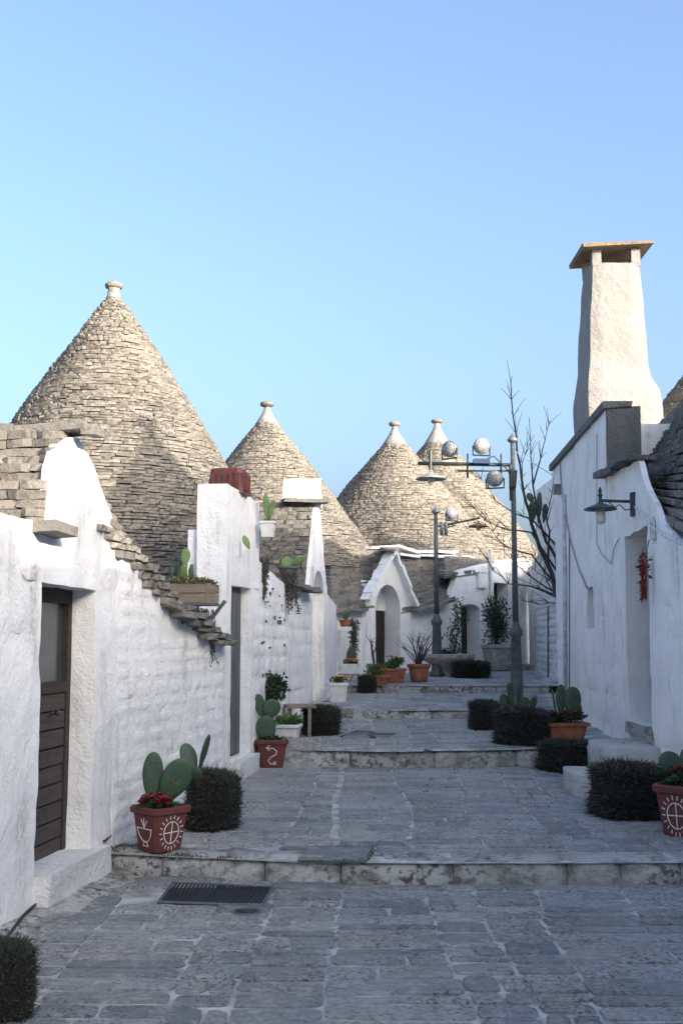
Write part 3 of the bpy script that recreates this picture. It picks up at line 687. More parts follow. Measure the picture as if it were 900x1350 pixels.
door_leaf(hG, WG, d1u0 - .02, d1u1 + .02, .85, d1s, .46, 'dark'); door_leaf(hG, WG, d2u0 - .02, d2u1 + .02, .95, d2z1 + .05, .40, 'dark'); door_leaf(hG, WG, d3u0 - .02, d3u1 + .02, .95, d3z1 + .02, .34, 'dark')
# roof on either side of the gable
def gr(px0, px1, py0, py1, ty0, ty1, dep, nm, n=200, tx=None):
    tx = tx or (px0, px1)
    slope_roof(hG, AT(WG, px0, py0, .06), AT(WG, px1, py1, .06), AT(WG, tx[1], ty1, -dep), AT(WG, tx[0], ty0, -dep), .085, .27, 'roofg', n, name=nm)
gr(436, 482, 806, 800, 727, 724, 1.1, 'roof', tx=(436, 512)); gr(530, 600, 806, 790, 731, 731, 1.1, 'roof', tx=(524, 608)); gr(585, 650, 760, 750, 733, 736, .9, 'roof', 80)
slabs_along(hG, [AT(WG, 436, 806, .10), AT(WG, 486, 801, .10)], .3, .06, 'slab', (.3, .5), 'eave_slab')
slabs_along(hG, [AT(WG, 546, 806, .10), AT(WG, 594, 791, .10)], .3, .06, 'slab', (.3, .5), 'eave_slab')
slabs_along(hG, [AT(WG, 481, 790, .02), AT(WG, 516, 727, .02), AT(WG, 546, 800, .02)], .26, .07, 'white', (.12, .2), 'gable_stone')
slabs_along(hG, [AT(WG, 510, 725, .1), AT(WG, 516, 724, -1.0)], .35, .07, 'slab', (.4, .6), 'ridge_slab')
def ledge(pts, dep, w_=.22, h=.09, nm='ledge'):
    a = [AT(WG, x, y, -dep) for x, y in pts]
    slabs_along(hG, a, .26, .06, 'white', (.5, .9), nm, jit=.006)
ledge([(485, 722), (520, 722), (545, 727), (598, 728)], 1.15); ledge([(522, 733), (570, 733), (610, 735), (650, 741), (690, 738)], 1.0, nm='ledge')
c3 = P(520, 584, 30); cone_roof(hG, (c3.x, 30), 3.0, 3.15, c3.z, .28, .056, .19, 'roof', 300, zvis=4.0, bulge=.16, cap=(.46, .16, .07))
ni = WG.hit(633, 765); rotG = Matrix((WG.d, -WG.n, Vector((0, 0, 1)))).transposed()
m = MB(); m.box(WG.pt(ni[0], ni[1], .03), (.34, .1, .36), rotG, .008); m.build('wall_tablet', 'white', hG)
m = MB(); m.add([WG.pt(ni[0] - .22, ni[1] + .18, .1), WG.pt(ni[0] + .22, ni[1] + .18, .1), WG.pt(ni[0], ni[1] + .32, .1), WG.pt(ni[0] - .22, ni[1] + .18, -.05), WG.pt(ni[0] + .22, ni[1] + .18, -.05), WG.pt(ni[0], ni[1] + .32, -.05)], [(0, 1, 2), (0, 3, 4, 1), (1, 4, 5, 2), (2, 5, 3, 0)]); m.build('tablet_gable', 'white', hG)
m = MB(); dp = WG.hit(644, 725); m.tube([WG.pt(dp[0], 1.0, .05), WG.pt(dp[0], dp[1], .05)], .035, 8); m.build('drainpipe', 'pipe', hG, True)
m = MB(); s0 = WG.hit(600, 880)[0]; m.box(WG.pt(WG.L - 1.1, .93, .45), (2.6, .9, .22), rotG, .01); m.build('door_step', 'kerb', hG)
hH = thing('trullo_house', 'farthest trullo, its stone cone rising behind the third cone', 'house', (3.0, 34.5, .9))
c4 = P(576, 584, 34.5); cone_roof(hH, (c4.x, 34.5), 3.2, 3.75, c4.z, .36, .062, .21, 'roof', 300, zvis=4.2, bulge=.12, cap=(.62, .18, .09))
m = MB(); m.lathe([(3.6, .5), (3.6, 3.2), (3.4, 3.25)], (c4.x, 34.5, 0), 32); m.build('wall', 'white', hH)
for h_, c_, z_, r_ in ((hB, c1, 2.4, 2.2), (hC, c2, 3.25, 2.6), (hG, c3, 3.05, 2.9)):
    m = MB(); m.lathe([(r_ * .8, .2), (r_ * .8, z_)], (c_.x, {0: 14.5}.get(0) if h_ is hB else (26.3 if h_ is hC else 30), 0), 24); m.build('drum', 'white', h_)

# ================================================================ ROUGH WALL ON THE RIGHT
hJ = thing('rubble_wall', 'rough whitewashed rubble wall behind the bare tree and the lamp post', 'wall', (4.2, 24, .8))
tJ = [(0, 3.3), (WJ.L * .5, 3.55), (WJ.L, 3.45)]
wJ = wall_mesh(WJ, .5, tJ, (), .5, .08, .03, 'rough', 'wall', hJ, zf=1.5, edge=.03)
blocks(WJ, .7, tJ, wJ, .15, (.16, .42), .022, 'rough', u0=2.5, skip=.25)
slabs_along(hJ, [WJ.pt(0, 3.28, -.22), WJ.pt(WJ.L, 3.42, -.22)], .46, .12, 'rough', (.2, .4), 'coping_stone')
wj2 = Wall((3.85, 19.6), (6.5, 19.4)); wall_mesh(wj2, .5, [(0, 3.45), (wj2.L, 3.4)], (), .4, .15, .02, 'rough', 'end_wall', hJ)

# ================================================================ RIGHT HOUSE
hK = thing('trullo_house', 'tall white house on the right with square chimney and stone roof', 'house', (3.3, 13, .3))
uk = lambda Y: (18.6 - Y) / (18.6 - 8.2) * WK.L
pf = WK.hit(797, 545); zp = (pf[1] + WK.hit(735, 606)[1]) / 2
g1 = WK.hit(797, 630); g2 = WK.hit(840, 607); g3 = WK.hit(850, 640); g4 = WK.hit(872, 690); g5 = WK.hit(900, 716)
topK = [(0, zp), (pf[0], zp), (pf[0] + .012, g1[1]), (g2[0], g2[1]), g3, g4, g5, (WK.L, g5[1] - .05)]
k0 = WK.hit(822, 708); k1 = WK.hit(852, 694); ks = WK.hit(829, 950)[1]; s0_ = WK.hit(773, 775); s1_ = WK.hit(783, 828)
opK = [(k0[0], k1[0], ks, (k0[1] + k1[1]) / 2), (s0_[0], s1_[0], s1_[1], s0_[1])]
wallK = wall_mesh(WK, .1, topK, opK, .42, .06, .02, 'white', 'wall', hK, edge=.015, tt=.06)
blocks(WK, .25, [(0, 2.2), (WK.L, 2.2)], wallK, .30, (.4, .8), .006, 'white', opK)
door_leaf(hK, WK, k0[0] - .02, k1[0] + .02, ks, opK[0][3] + .02, .38, 'dark')
rotK = Matrix((WK.d, -WK.n, Vector((0, 0, 1)))).transposed()
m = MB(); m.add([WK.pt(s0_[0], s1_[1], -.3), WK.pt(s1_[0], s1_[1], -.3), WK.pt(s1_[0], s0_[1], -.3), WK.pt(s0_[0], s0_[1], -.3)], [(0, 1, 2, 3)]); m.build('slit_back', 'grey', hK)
m = MB(); m.box(WK.pt((k0[0] + k1[0]) / 2, ks - .06, -.17), (k1[0] - k0[0] + .06, .42, .12), rotK, .008); m.build('door_sill', 'kerb', hK)
m = MB(); m.box(WK.pt(pf[0] / 2, zp + .03, -.13), (pf[0] + .16, .36, .09), rotK, .015); m.build('parapet_cap', 'grey', hK)
m = MB(); m.box(WK.pt(pf[0] + .035, (zp + g1[1]) / 2 - .05, -.21), (.05, .40, zp - g1[1] + .1), rotK, .01); m.build('parapet_end', 'grey', hK)
slabs_along(hK, [WK.pt(g1[0] - .05, g1[1] + .03, -.02), WK.pt(g2[0], g2[1] + .04, -.05)], .34, .07, 'grey', (.4, .7), 'eave_slab')
kz = WK.hit(873, 556, -1.2)[1]; kf = WK.hit(838, 590, -1.2)[0]
slope_roof(hK, WK.pt(g1[0] + .05, g1[1] - .25, -.1), WK.pt(WK.L, 2.2, .04), WK.pt(WK.L, kz + .15, -1.2), WK.pt(kf, kz, -1.2), .062, .24, 'roofg', 300, name='roof')
cone_roof(hK, (6.0, 10.9), 3.2, 2.4, 6.2, .2, .08, .28, 'roofg', 120, zvis=3.5, bulge=.05, name='cone_roof')
cone_roof(hK, (6.1, 8.5), 3.2, 2.7, 7.6, .2, .12, .4, 'roofg', 0, name='cone_roof')  # unseen cone, added to shade the narrow-gabled house across the street
cone_roof(hK, (6.2, 18.0), 3.2, 2.5, 6.5, .2, .075, .25, 'roofg', 60, zvis=4.5, name='cone_roof')
m = MB(); m.box((5.6, 13.4, 1.65), (3.7, 10.0, 3.1), None, 0); m.build('house_body', 'white', hK)
m = MB(); m.box((5.4, 16.3, 3.75), (3.5, 4.2, 1.2), None, 0); m.build('upper_body', 'white', hK)
# chimney
yc = 17.4
def chim_sec():
    rows = [(640, 772, 878), (585, 770, 876), (545, 767, 873), (515, 767, 869), (498, 769, 860), (480, 771, 856), (420, 773, 852), (370, 776, 848), (346, 778, 845)]
    vs_ = []; n = 28; zz = []
    rr = []
    for i, (y, a, b) in enumerate(rows):
        pa, pb = P(a + 2, y, yc - .4), P(b, y, yc - .4); rr.append(((pa.x + pb.x) / 2, (pb.x - pa.x) / 2, pa.z))
    R2 = []
    for i in range(len(rr) - 1):
        for k in range(6): R2.append(tuple(lerp(rr[i][q], rr[i + 1][q], k / 6) for q in range(3)))
    R2.append(rr[-1])
    for cx, hw, z in R2:
        for j in range(n):
            a = 2 * math.pi * (j + .5) / n; x, y = math.cos(a), math.sin(a); q = (abs(x) ** 9 + abs(y) ** 9) ** (-1 / 9)
            p = Vector((cx + x * q * hw, yc + y * q * hw, z)); nn = Vector((x, y, 0)); p += nn * .022 * fbm(p, 1.8, 3); vs_.append(p)
    k = len(R2); fs = [(i * n + j, i * n + (j + 1) % n, (i + 1) * n + (j + 1) % n, (i + 1) * n + j) for i in range(k - 1) for j in range(n)] + [tuple((k - 1) * n + j for j in range(n))]
    m = MB(); m.add(vs_, fs, .5); o = m.build('chimney', 'chim', hK, True); o.data.set_sharp_from_angle(angle=R(45)); return o, rr[-1]
chim, (ccx, chw, czt) = chim_sec()
zc1 = P(800, 327, yc - .4).z
for sx in (-1, 1):
    for sy in (-1, 1):
        m = MB(); m.box((ccx + sx * (chw - .08), yc + sy * (chw - .08), (czt + zc1) / 2 - .02), (.14, .14, zc1 - czt + .05), None, .006); m.build('cap_post', 'chim', chim)
m = MB(); m.box((ccx, yc, zc1 + .03), (1.08, 1.05, .05), Matrix.Rotation(R(-2), 3, 'Y'), .015); m.build('cap_slab', 'cap', chim)
m = MB(); m.box((ccx, yc, czt - .02), (chw * 1.5, chw * 1.5, .06)); m.build('flue', 'core', chim)
# steps at the door
for nm, (x0, x1, y0, y1, zt_) in (('door_step', (2.52, 3.12, 11.0, 12.0, .58)), ('door_step', (2.10, 2.66, 10.35, 11.15, .40))):
    m = MB(); n = 26; vs_ = []; cx, cy = (x0 + x1) / 2, (y0 + y1) / 2
    for z, k in ((.05, 1.0), (.2, 1.0), (zt_ - .06, .995), (zt_ - .015, .985), (zt_, .95), (zt_ + .005, .5), (zt_, .02)):
        for j in range(n):
            a = 2 * math.pi * (j + .5) / n; x, y = math.cos(a), math.sin(a); q = (abs(x) ** 14 + abs(y) ** 14) ** (-1 / 14) * k
            p = Vector((cx + x * q * (x1 - x0) / 2, cy + y * q * (y1 - y0) / 2, z)); p += Vector((x, y, .4)) * .045 * fbm(p, 4, 3); vs_.append(p)
    m.add(vs_, [(i * n + j, i * n + (j + 1) % n, (i + 1) * n + (j + 1) % n, (i + 1) * n + j) for i in range(6) for j in range(n)], .5); m.build(nm, 'worn', hK, True)

# ================================================================ HOUSES OUTSIDE THE FRAME (they shade the street)
def off_house(lbl, x, y, wx, wy, hz_, cones, ch=None):
    h = thing('trullo_house', lbl, 'house', (x, y, 0))
    m = MB(); m.box((x, y, hz_ / 2 - .1), (wx, wy, hz_ + .2)); m.build('wall', 'white', h)
    if ch: m = MB(); m.box((ch[0], ch[1], (hz_ + ch[3]) / 2), (ch[2], ch[2], ch[3] - hz_ + .02), None, .02); m.build('chimney', 'chim', h)  # unseen block, added to shade part of the left foreground gable
    for cx, cy, z0, r0, z1 in cones: cone_roof(h, (cx, cy), z0, r0, z1, .12, .09, .3, 'roof', 0, cap=(.3, .15, .06))
    return h
off_house('trullo house beside the viewer on the right, outside the picture', 5.4, 2.4, 4.6, 10.6, 4.18, [(5.4, 5.6, 3.9, 2.3, 7.2), (5.6, -2.4, 3.9, 2.3, 6.6)], (3.45, 2.45, .36, 4.72))
off_house('trullo house behind the viewer on the right, outside the picture', 5.6, -8.5, 5, 10, 4.0, [(5.6, -6.0, 3.9, 2.4, 7.2), (5.6, -11, 3.9, 2.4, 7.0)])
off_house('trullo hidden behind the tall white house on the right', 6.4, 21.8, 4.2, 6.0, 4.9, [(6.15, 22.5, 4.8, 1.6, 6.3)])

# ================================================================ OBJECTS
def px2m(Y): return Y / F
# ---- dark clipped heather bushes (one shape, copied)
def make_bush():
    root = thing('heather_bush', '', 'bush')
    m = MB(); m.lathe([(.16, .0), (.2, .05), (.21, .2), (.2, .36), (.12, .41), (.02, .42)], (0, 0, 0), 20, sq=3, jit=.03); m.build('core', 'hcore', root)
    m = MB()
    for _ in range(5200):
        f = random.random()
        a = rn(0, 6.283); x, y = math.cos(a), math.sin(a); q = (abs(x) ** 3 + abs(y) ** 3) ** (-1 / 3)
        if f < .68: p = Vector((x * q * .205, y * q * .205, rn(.01, .40))); nn = Vector((x, y, rn(-.35, .7)))
        else: r = math.sqrt(random.random()) * .2; p = Vector((x * q * r, y * q * r, .405 - .5 * max(0, r - .13))); nn = Vector((rn(-.8, .8), rn(-.8, .8), 1))
        p *= 1 + .13 * fbm(p, 6, 3)
        d = nn.normalized() + Vector((rn(-.9, .9), rn(-.9, .9), rn(-.7, .7))); m.leaf(p - d.normalized() * .02, d, rn(.025, .075), rn(.005, .011))
    for _ in range(900):
        a = rn(0, 6.283); x, y = math.cos(a), math.sin(a); q = (abs(x) ** 3 + abs(y) ** 3) ** (-1 / 3); top_ = random.random() < .5
        p = Vector((x * q * .2 * (rn(0, 1) if top_ else 1), y * q * .2 * (rn(0, 1) if top_ else 1), .40 if top_ else rn(.02, .4))); d = Vector((x * rn(.1, 1.2), y * rn(.1, 1.2), rn(.1, 1) if top_ else rn(-.4, .9))) + Vector((rn(-.6, .6), rn(-.6, .6), 0))
        m.leaf(p, d, rn(.05, .12), rn(.003, .006))
    m.build('sprigs', 'hedge', root, kind='stuff'); return root
bush = make_bush(); used = [False]
def put_bush(px, py, wpx, hpx, label, rz=0, loc=None):
    b = copy_tree(bush) if used[0] else bush; used[0] = True
    p = loc or G(px, py); k = px2m(p.y); p = p + Vector((0, wpx * k * .35, 0)); s = wpx * k / .45
    b.location = (p.x, p.y, Z(p.x, p.y) - .01); b.rotation_euler = (0, 0, rz); b.scale = (s, s, hpx * k / .47); b['label'] = label; b['group'] = 'dark clipped bushes along the street'; return b
put_bush(277, 1098, 72, 82, 'dark clipped bush behind the terracotta pot with the sun wheel', .3)
put_bush(423, 971, 50, 42, 'dark clipped bush behind the small wooden stool on the left', .1)
put_bush(838, 1083, 98, 76, 'largest dark clipped bush, in front of the door steps on the right', .15)
put_bush(754, 1008, 74, 44, 'dark clipped bush in front of the long trough of red flowers', .5, Vector((P(754, 1000, 11.9).x, 11.9, .25)))
put_bush(692, 984, 70, 52, 'dark clipped bush at the foot of the near lamp post', .2)
put_bush(641, 964, 42, 42, 'dark clipped bush with a small red sign on its side', .1)
put_bush(623, 895, 48, 25, 'low wide dark bush beside the concrete bowl at the far end', .2)
put_bush(484, 915, 24, 26, 'small dark bush behind the stand with yellow flowers', .3)
put_bush(-6, 1352, 80, 105, 'dark clipped bush cut off by the bottom left corner', .6)
m = MB(); q = G(631, 962); m.box((q.x - .02, q.y - .06, q.z + .13), (.012, .22, .24), Matrix.Rotation(R(-38), 3, 'Z')); sg = m.build('small_sign', 'redp'); tag(sg, 'small red and white sign leaning on the dark bush', 'sign')
m = MB(); m.box((q.x - .028, q.y - .064, q.z + .12), (.012, .15, .07), Matrix.Rotation(R(-38), 3, 'Z')); m.build('sign_face', 'paint', sg)

# ---- pots
def square_pot(label, loc, w, h, rz, mat, group, lx=1.0, name='planter'):
    root = thing(name, label, 'planter', None, group); b = w * .36
    m = MB(); m.lathe([(b, 0), (b * 1.02, .01), (w * .47, h * .84), (w * .47, h * .86)], (0, 0, 0), 32, sq=9); m.build('pot', mat, root, True).data.set_sharp_from_angle(angle=R(40))
    m = MB(); m.lathe([(w * .47, h * .83), (w * .53, h * .86), (w * .535, h * .97), (w * .51, h), (w * .46, h), (w * .45, h * .9)], (0, 0, 0), 32, sq=9); m.build('rim', mat, root, True).data.set_sharp_from_angle(angle=R(40))
    m = MB(); m.lathe([(w * .44, h * .90), (w * .4, h * .915), (.01, h * .92)], (0, 0, 0), 16, sq=6); m.build('soil', 'soil', root)
    root.location = loc; root.rotation_euler = (0, 0, rz); root.scale = (lx, 1, 1); return root
def round_pot(label, loc, r, h, mat, group):
    root = thing('flower_pot', label, 'pot', None, group)
    m = MB(); m.lathe([(r * .62, 0), (r * .68, h * .02), (r * .9, h * .8)], (0, 0, 0), 24); m.build('pot', mat, root, True)
    m = MB(); m.lathe([(r * .9, h * .78), (r, h * .8), (r * 1.02, h * .97), (r * .98, h), (r * .88, h), (r * .86, h * .88)], (0, 0, 0), 24); m.build('rim', mat, root, True)
    m = MB(); m.lathe([(r * .86, h * .9), (.01, h * .92)], (0, 0, 0), 16); m.build('soil', 'soil', root)
    root.location = loc; return root
# ---- plants
def pad_mesh(L, Wd, Tk):
    m = MB(); vs_ = []; nt_, na = 14, 14
    for i in range(nt_ + 1):
        t = 1 - (1 - i / nt_) ** 1.6; wv = max(.02, math.sqrt(max(0, 1 - ((t - .6) / .4) ** 2))) if t > .6 else .2 + .8 * math.sin(t / .6 * math.pi / 2) ** 1.1
        for j in range(na):
            a = 2 * math.pi * j / na; vs_.append((math.cos(a) * Wd / 2 * wv, math.sin(a) * Tk / 2 * min(1, wv * 1.3), t * L))
    m.add(vs_, [(i * na + j, i * na + (j + 1) % na, (i + 1) * na + (j + 1) % na, (i + 1) * na + j) for i in range(nt_) for j in range(na)] + [tuple(range(na - 1, -1, -1)), tuple(nt_ * na + j for j in range(na))], 0.0)
    return m
def cactus(label, Y, pads, mat='pad', group=None, name='prickly_pear'):
    k = px2m(Y); b = P(*pads[0][0], Y); root = thing(name, label, 'cactus', b, group)
    for i, (p0, p1, wpx, yaw, face) in enumerate(pads):
        a, t = P(*p0, Y + rn(-.02, .04)), P(*p1, Y + rn(-.05, .05)); L = (t - a).length; Wd = wpx * k; z = (t - a).normalized(); x = Vector((math.cos(yaw), math.sin(yaw), 0)); y = z.cross(x).normalized(); x = y.cross(z)
        mx = Matrix((x, y, z)).transposed().to_4x4(); mx.translation = a
        o = pad_mesh(L, Wd, max(.022, Wd * .16)).build('pad', mat, None, True); o.parent = root; o.matrix_parent_inverse = Matrix.Translation(-b); o.matrix_basis = mx
        ar = MB(); tk = max(.022, Wd * .16) / 2
        for _ in range(26):
            t_ = rn(.15, .92); hw_ = .42 * Wd * (math.sqrt(max(0, 1 - ((t_ - .6) / .4) ** 2)) if t_ > .6 else .3 + .7 * t_ / .6); xx = rn(-1, 1) * hw_; yy = -tk * math.sqrt(max(.05, 1 - (xx / (Wd * .5)) ** 2)) * .93
            ar.box((xx, yy, t_ * L), (.004, .006, .004))
        ar.build('areoles', 'box_wood', o)
        if face:
            f = MB(); fy = -max(.022, Wd * .16) / 2 - .0015
            for sx in (-1, 1): f.lathe([(.001, 0), (Wd * .045, .001), (Wd * .045, .003)], (sx * Wd * .17, fy, L * .70), 10, Matrix.Rotation(R(90), 3, 'X') @ Matrix.Diagonal((.8, 1.5, 1)))
            e = f.build('painted_eyes', 'blue', o)
            f = MB(); f.tube([(math.sin(t_) * Wd * .15, fy, L * .56 - math.cos(t_) * Wd * .11) for t_ in [-1.1, -.7, -.3, .1, .5, .9]], .0022, 5); f.build('painted_mouth', 'redp', o)
    return root
def leaves(mb, c, r, n, L, W_, shell=.4, drop=0):
    c = Vector(c)
    for _ in range(n):
        d = Vector((rn(-1, 1), rn(-1, 1), rn(-1, 1)))
        while d.length > 1 or d.length < .05: d = Vector((rn(-1, 1), rn(-1, 1), rn(-1, 1)))
        d = d.normalized() * (shell + (1 - shell) * random.random()); p = c + Vector((d.x * r[0], d.y * r[1], d.z * r[2]))
        mb.leaf(p, d + Vector((rn(-.8, .8), rn(-.8, .8), rn(-.6, .8) - drop)), L * rn(.6, 1.3), W_ * rn(.6, 1.2))
def plant(name, label, cat, c, r, n, L, W_, mat, flowers=None, group=None, base=None):
    c = Vector(c); b = Vector(base) if base else c - Vector((0, 0, r[2])); root = thing(name, label, cat, b, group)
    m = MB()
    for k in range(max(3, int(10 * r[0] / .15))): m.tube([b, b.lerp(c, .5) + Vector((rn(-.3, .3) * r[0], rn(-.3, .3) * r[1], 0)), c + Vector((rn(-.8, .8) * r[0], rn(-.8, .8) * r[1], rn(-.2, .9) * r[2]))], [.006, .004, .002], 4)
    m.build('stems', 'leafd', root)
    m = MB()
    for k in range(7):
        o = Vector((rn(-.55, .55) * r[0], rn(-.55, .55) * r[1], rn(-.5, .5) * r[2])); q_ = rn(.35, .6); leaves(m, c + o, (r[0] * q_, r[1] * q_, r[2] * q_), n // 7, L, W_, .3)
    m.build('foliage', mat, root, kind='stuff')
    if flowers:
        fm, fn, fs, dz, spread = flowers
        for _ in range(fn):
            m = MB(); p = c + Vector((rn(-1, 1) * r[0] * spread, rn(-1, 1) * r[1] * spread, dz + rn(-.3, .3) * fs * 2))
            for j in range(9): a = j * .7 + rn(0, .3); m.leaf(p, (math.cos(a), math.sin(a), rn(.2, 1.6)), fs * rn(.8, 1.2), fs * .8, (0, 0, 1))
            m.build('blossom', fm, root)
    return root
def trailing(label, px0, py0, px1, py1, Y, wpx, n, mat, L=.04, dens=14, name='trailing_plant'):
    a, b = P(px0, py0, Y), P(px1, py1, Y); k = px2m(Y) * wpx; root = thing(name, label, 'plant', b); m = MB(); s_ = MB()
    for i in range(n):
        q = a + Vector((rn(-.5, .5) * k, rn(-.5, .5) * k, rn(-.05, .05))); e = a.lerp(b, rn(.45, 1)) + Vector((rn(-.42, .42) * k, rn(-.3, .3) * k, 0)); mid = q.lerp(e, .5) + Vector((rn(-.2, .2) * k, -.02, .02)); s_.tube([q, mid, e], [.004, .003, .002], 4)
        for j in range(dens):
            t = random.random(); p = q.lerp(mid, t * 2) if t < .5 else mid.lerp(e, t * 2 - 1); m.leaf(p, (rn(-1, 1), rn(-1, 1), rn(-1.1, .3)), L * rn(.6, 1.3), L * .32)
    s_.build('stems', 'hang', root); m.build('foliage', mat, root, kind='stuff'); return root
GP = 'terracotta pots with white painted symbols'
# pot with chalice and sun wheel
p1 = G(207, 1127); p1.y += .12; pot1 = square_pot('terracotta pot painted with a white bowl and sun wheel, by the near step', (p1.x, p1.y, .158), .31, .30, R(45), 'terra', GP)
def on_pot(root, side, strokes, w, h, rad=.0035):
    """strokes drawn on one face (0 = -y face, 1 = +x face, 3 = -x face) in face coordinates x -1..1, y 0..1"""
    m = MB()
    for st in strokes:
        pts = []
        for x, y in st:
            hw = lerp(w * .36, w * .47, y); v = Vector((x * hw, -hw - .001, y * h * .84)); pts.append(Matrix.Rotation(R(90 * side), 3, 'Z') @ v)
        m.tube(pts, rad, 5)
    m.build('painted_symbol', 'paint', root)
arc = lambda cx, cy, r, a0, a1, n=14, k=1.0: [(cx + r * math.cos(R(lerp(a0, a1, i / n))), cy + k * r * math.sin(R(lerp(a0, a1, i / n)))) for i in range(n + 1)]
bowl = [arc(0, .62, .6, 180, 360, 14, .62), [(-.62, .62), (.62, .60)], [(-.08, .28), (-.25, .14), (.25, .14), (.08, .28)], [(0, .64), (-.18, .86)], [(0, .64), (.05, .9)], [(0, .64), (.3, .84)]]
wheel = [arc(0, .5, .48, 0, 360, 24, .62), [(-.48, .5), (.48, .52)], [(0, .2), (.02, .8)]] + [[(.60 * math.cos(R(a)), .5 + .37 * math.sin(R(a))), (.76 * math.cos(R(a)), .5 + .47 * math.sin(R(a)))] for a in range(0, 360, 20)]
on_pot(pot1, 3, bowl, .31, .30); on_pot(pot1, 0, wheel, .31, .30)
cactus('prickly pear with painted faces in the sun wheel pot', p1.y + .02, [((200, 1062), (203, 991), 27, .1, True), ((214, 1060), (246, 1001), 38, .15, True), ((197, 1075), (192, 1046), 22, -.3, False)], 'pad')
plant('cyclamen', 'red cyclamen in the sun wheel pot', 'flowers', P(205, 1068, p1.y - .06), (.12, .11, .07), 520, .055, .045, 'leafd', ('red', 30, .04, .06, .9), base=(p1.x, p1.y, .40))
cactus('pair of prickly pear pads rising behind the left dark bush', 8.75, [((257, 1022), (243, 980), 23, .5, True), ((262, 1018), (276, 968), 14, 1.1, False), ((262, 1040), (261, 1012), 13, .2, False)], 'pad')
# pot with the arrow squiggle
p2 = G(356, 1014); p2.y += .17; pot2 = square_pot('terracotta pot painted with a white curled arrow, by the grey door', (p2.x, p2.y, Z(p2.x, p2.y - .1)), .34, .30, R(6), 'terra', GP)
on_pot(pot2, 0, [[(-.35, .86), (.1, .84), (.36, .72), (.30, .58), (-.05, .48), (-.28, .34), (-.1, .18), (.2, .2)], [(-.15, .98), (-.38, .86), (-.15, .74)], arc(.25, .22, .09, 0, 360, 8, .7)], .34, .30, .005)
cactus('three padded prickly pear with a painted face in the curled arrow pot', p2.y, [((351, 984), (350, 943), 26, .1, True), ((347, 948), (339, 915), 15, .4, False), ((353, 948), (362, 922), 24, .2, False)], 'pad')
plant('ivy_tuft', 'green leafy tuft around the curled arrow pot', 'plant', P(338, 998, p2.y + .06), (.09, .1, .14), 500, .04, .035, 'leafd')
plant('soil_cover', 'low green leaves covering the curled arrow pot', 'plant', (p2.x, p2.y, Z(p2.x, p2.y) + .30), (.15, .15, .035), 300, .04, .03, 'leafd')
# white planter, stool, creeper
p3 = G(376, 988); p3.y += .35; square_pot('white plastic trough with green leaves behind the curled arrow pot', (p3.x, p3.y, Z(p3.x, p3.y)), .30, .24, R(-8), 'white_pl', None)
plant('green_plant', 'fresh green plant in the white trough beside the stool', 'plant', (p3.x, p3.y, Z(p3.x, p3.y) + .26), (.16, .14, .07), 420, .06, .03, 'leaf')
plant('dark_creeper', 'dark leafy creeper climbing the wall behind the cactus', 'plant', P(363, 910, 12.9), (.12, .10, .24), 620, .055, .045, 'leafd', base=P(360, 975, 12.9))
p4 = G(394, 974); p4.y += .2; st = thing('stool', 'small rough wooden stool between white trough and dark bush', 'stool', (p4.x, p4.y, p4.z)); zz = p4.z
m = MB(); m.box((p4.x, p4.y, zz + .37), (.34, .36, .035), Matrix.Rotation(R(10), 3, 'Z'), .006); m.build('seat', 'box_wood', st)
for sx in (-1, 1):
    for sy in (-1, 1): m = MB(); m.box((p4.x + sx * .12, p4.y + sy * .13, zz + .177), (.04, .04, .356), Matrix.Rotation(R(10), 3, 'Z'), .003); m.build('leg', 'box_wood', st)
# yellow flowers
p5 = G(445, 927); p5.y += .2; square_pot('white square pot of yellow flowers on the paving at left', (p5.x, p5.y, Z(p5.x, p5.y)), .32, .30, R(4), 'white_pl', 'white pots of yellow flowers')
plant('yellow_pansies', 'yellow pansies in the white pot on the paving', 'flowers', (p5.x, p5.y, Z(p5.x, p5.y) + .33), (.13, .12, .05), 160, .04, .03, 'leafd', ('yellow', 26, .04, .03, .95))
p6 = G(460, 917); p6.y += .5; fs_ = thing('folding_stand', 'small white trestle stand under the raised flower box', 'stand', (p6.x, p6.y, p6.z)); zs_ = Z(p6.x, p6.y)
for sy in (-.09, .09):
    for sx in (-1, 1): m = MB(); m.box((p6.x, p6.y + sy, zs_ + .16), (.025, .02, .36), Matrix.Rotation(R(24 * sx), 3, 'Y')); m.build('leg', 'box_wood', fs_)
m = MB(); m.box((p6.x, p6.y, zs_ + .325), (.38, .24, .02)); m.build('top', 'box_wood', fs_)
square_pot('white flower box on the trestle stand', (p6.x, p6.y, zs_ + .336), .22, .17, 0, 'white_pl', 'white pots of yellow flowers', 1.7)
plant('yellow_pansies', 'yellow pansies in the raised white box', 'flowers', (p6.x + .05, p6.y, zs_ + .53), (.12, .08, .04), 120, .04, .03, 'leafd', ('yellow', 20, .038, .03, .95))
cactus('slim upright cactus behind the raised flower box', 21.0, [((462, 888), (463, 852), 13, .2, False), ((455, 889), (454, 868), 5, .2, False)], 'pad')
trailing('grey trailing plant hanging on the far white wall', 467, 818, 466, 878, 22.6, 12, 26, 'hang', .07, 26)
wp = P(455, 822, 22.4); ws = thing('wall_bracket', 'small white shelf under the hanging terracotta pot', 'shelf', wp); m = MB(); m.box((wp.x, wp.y, wp.z - .10), (.26, .3, .07)); m.build('shelf', 'white_pl', ws); m = MB(); m.tube([(wp.x - .12, wp.y, wp.z - .1), (wp.x - .12, wp.y, wp.z - .95)], .02, 6); m.build('pipe', 'pipe', ws)
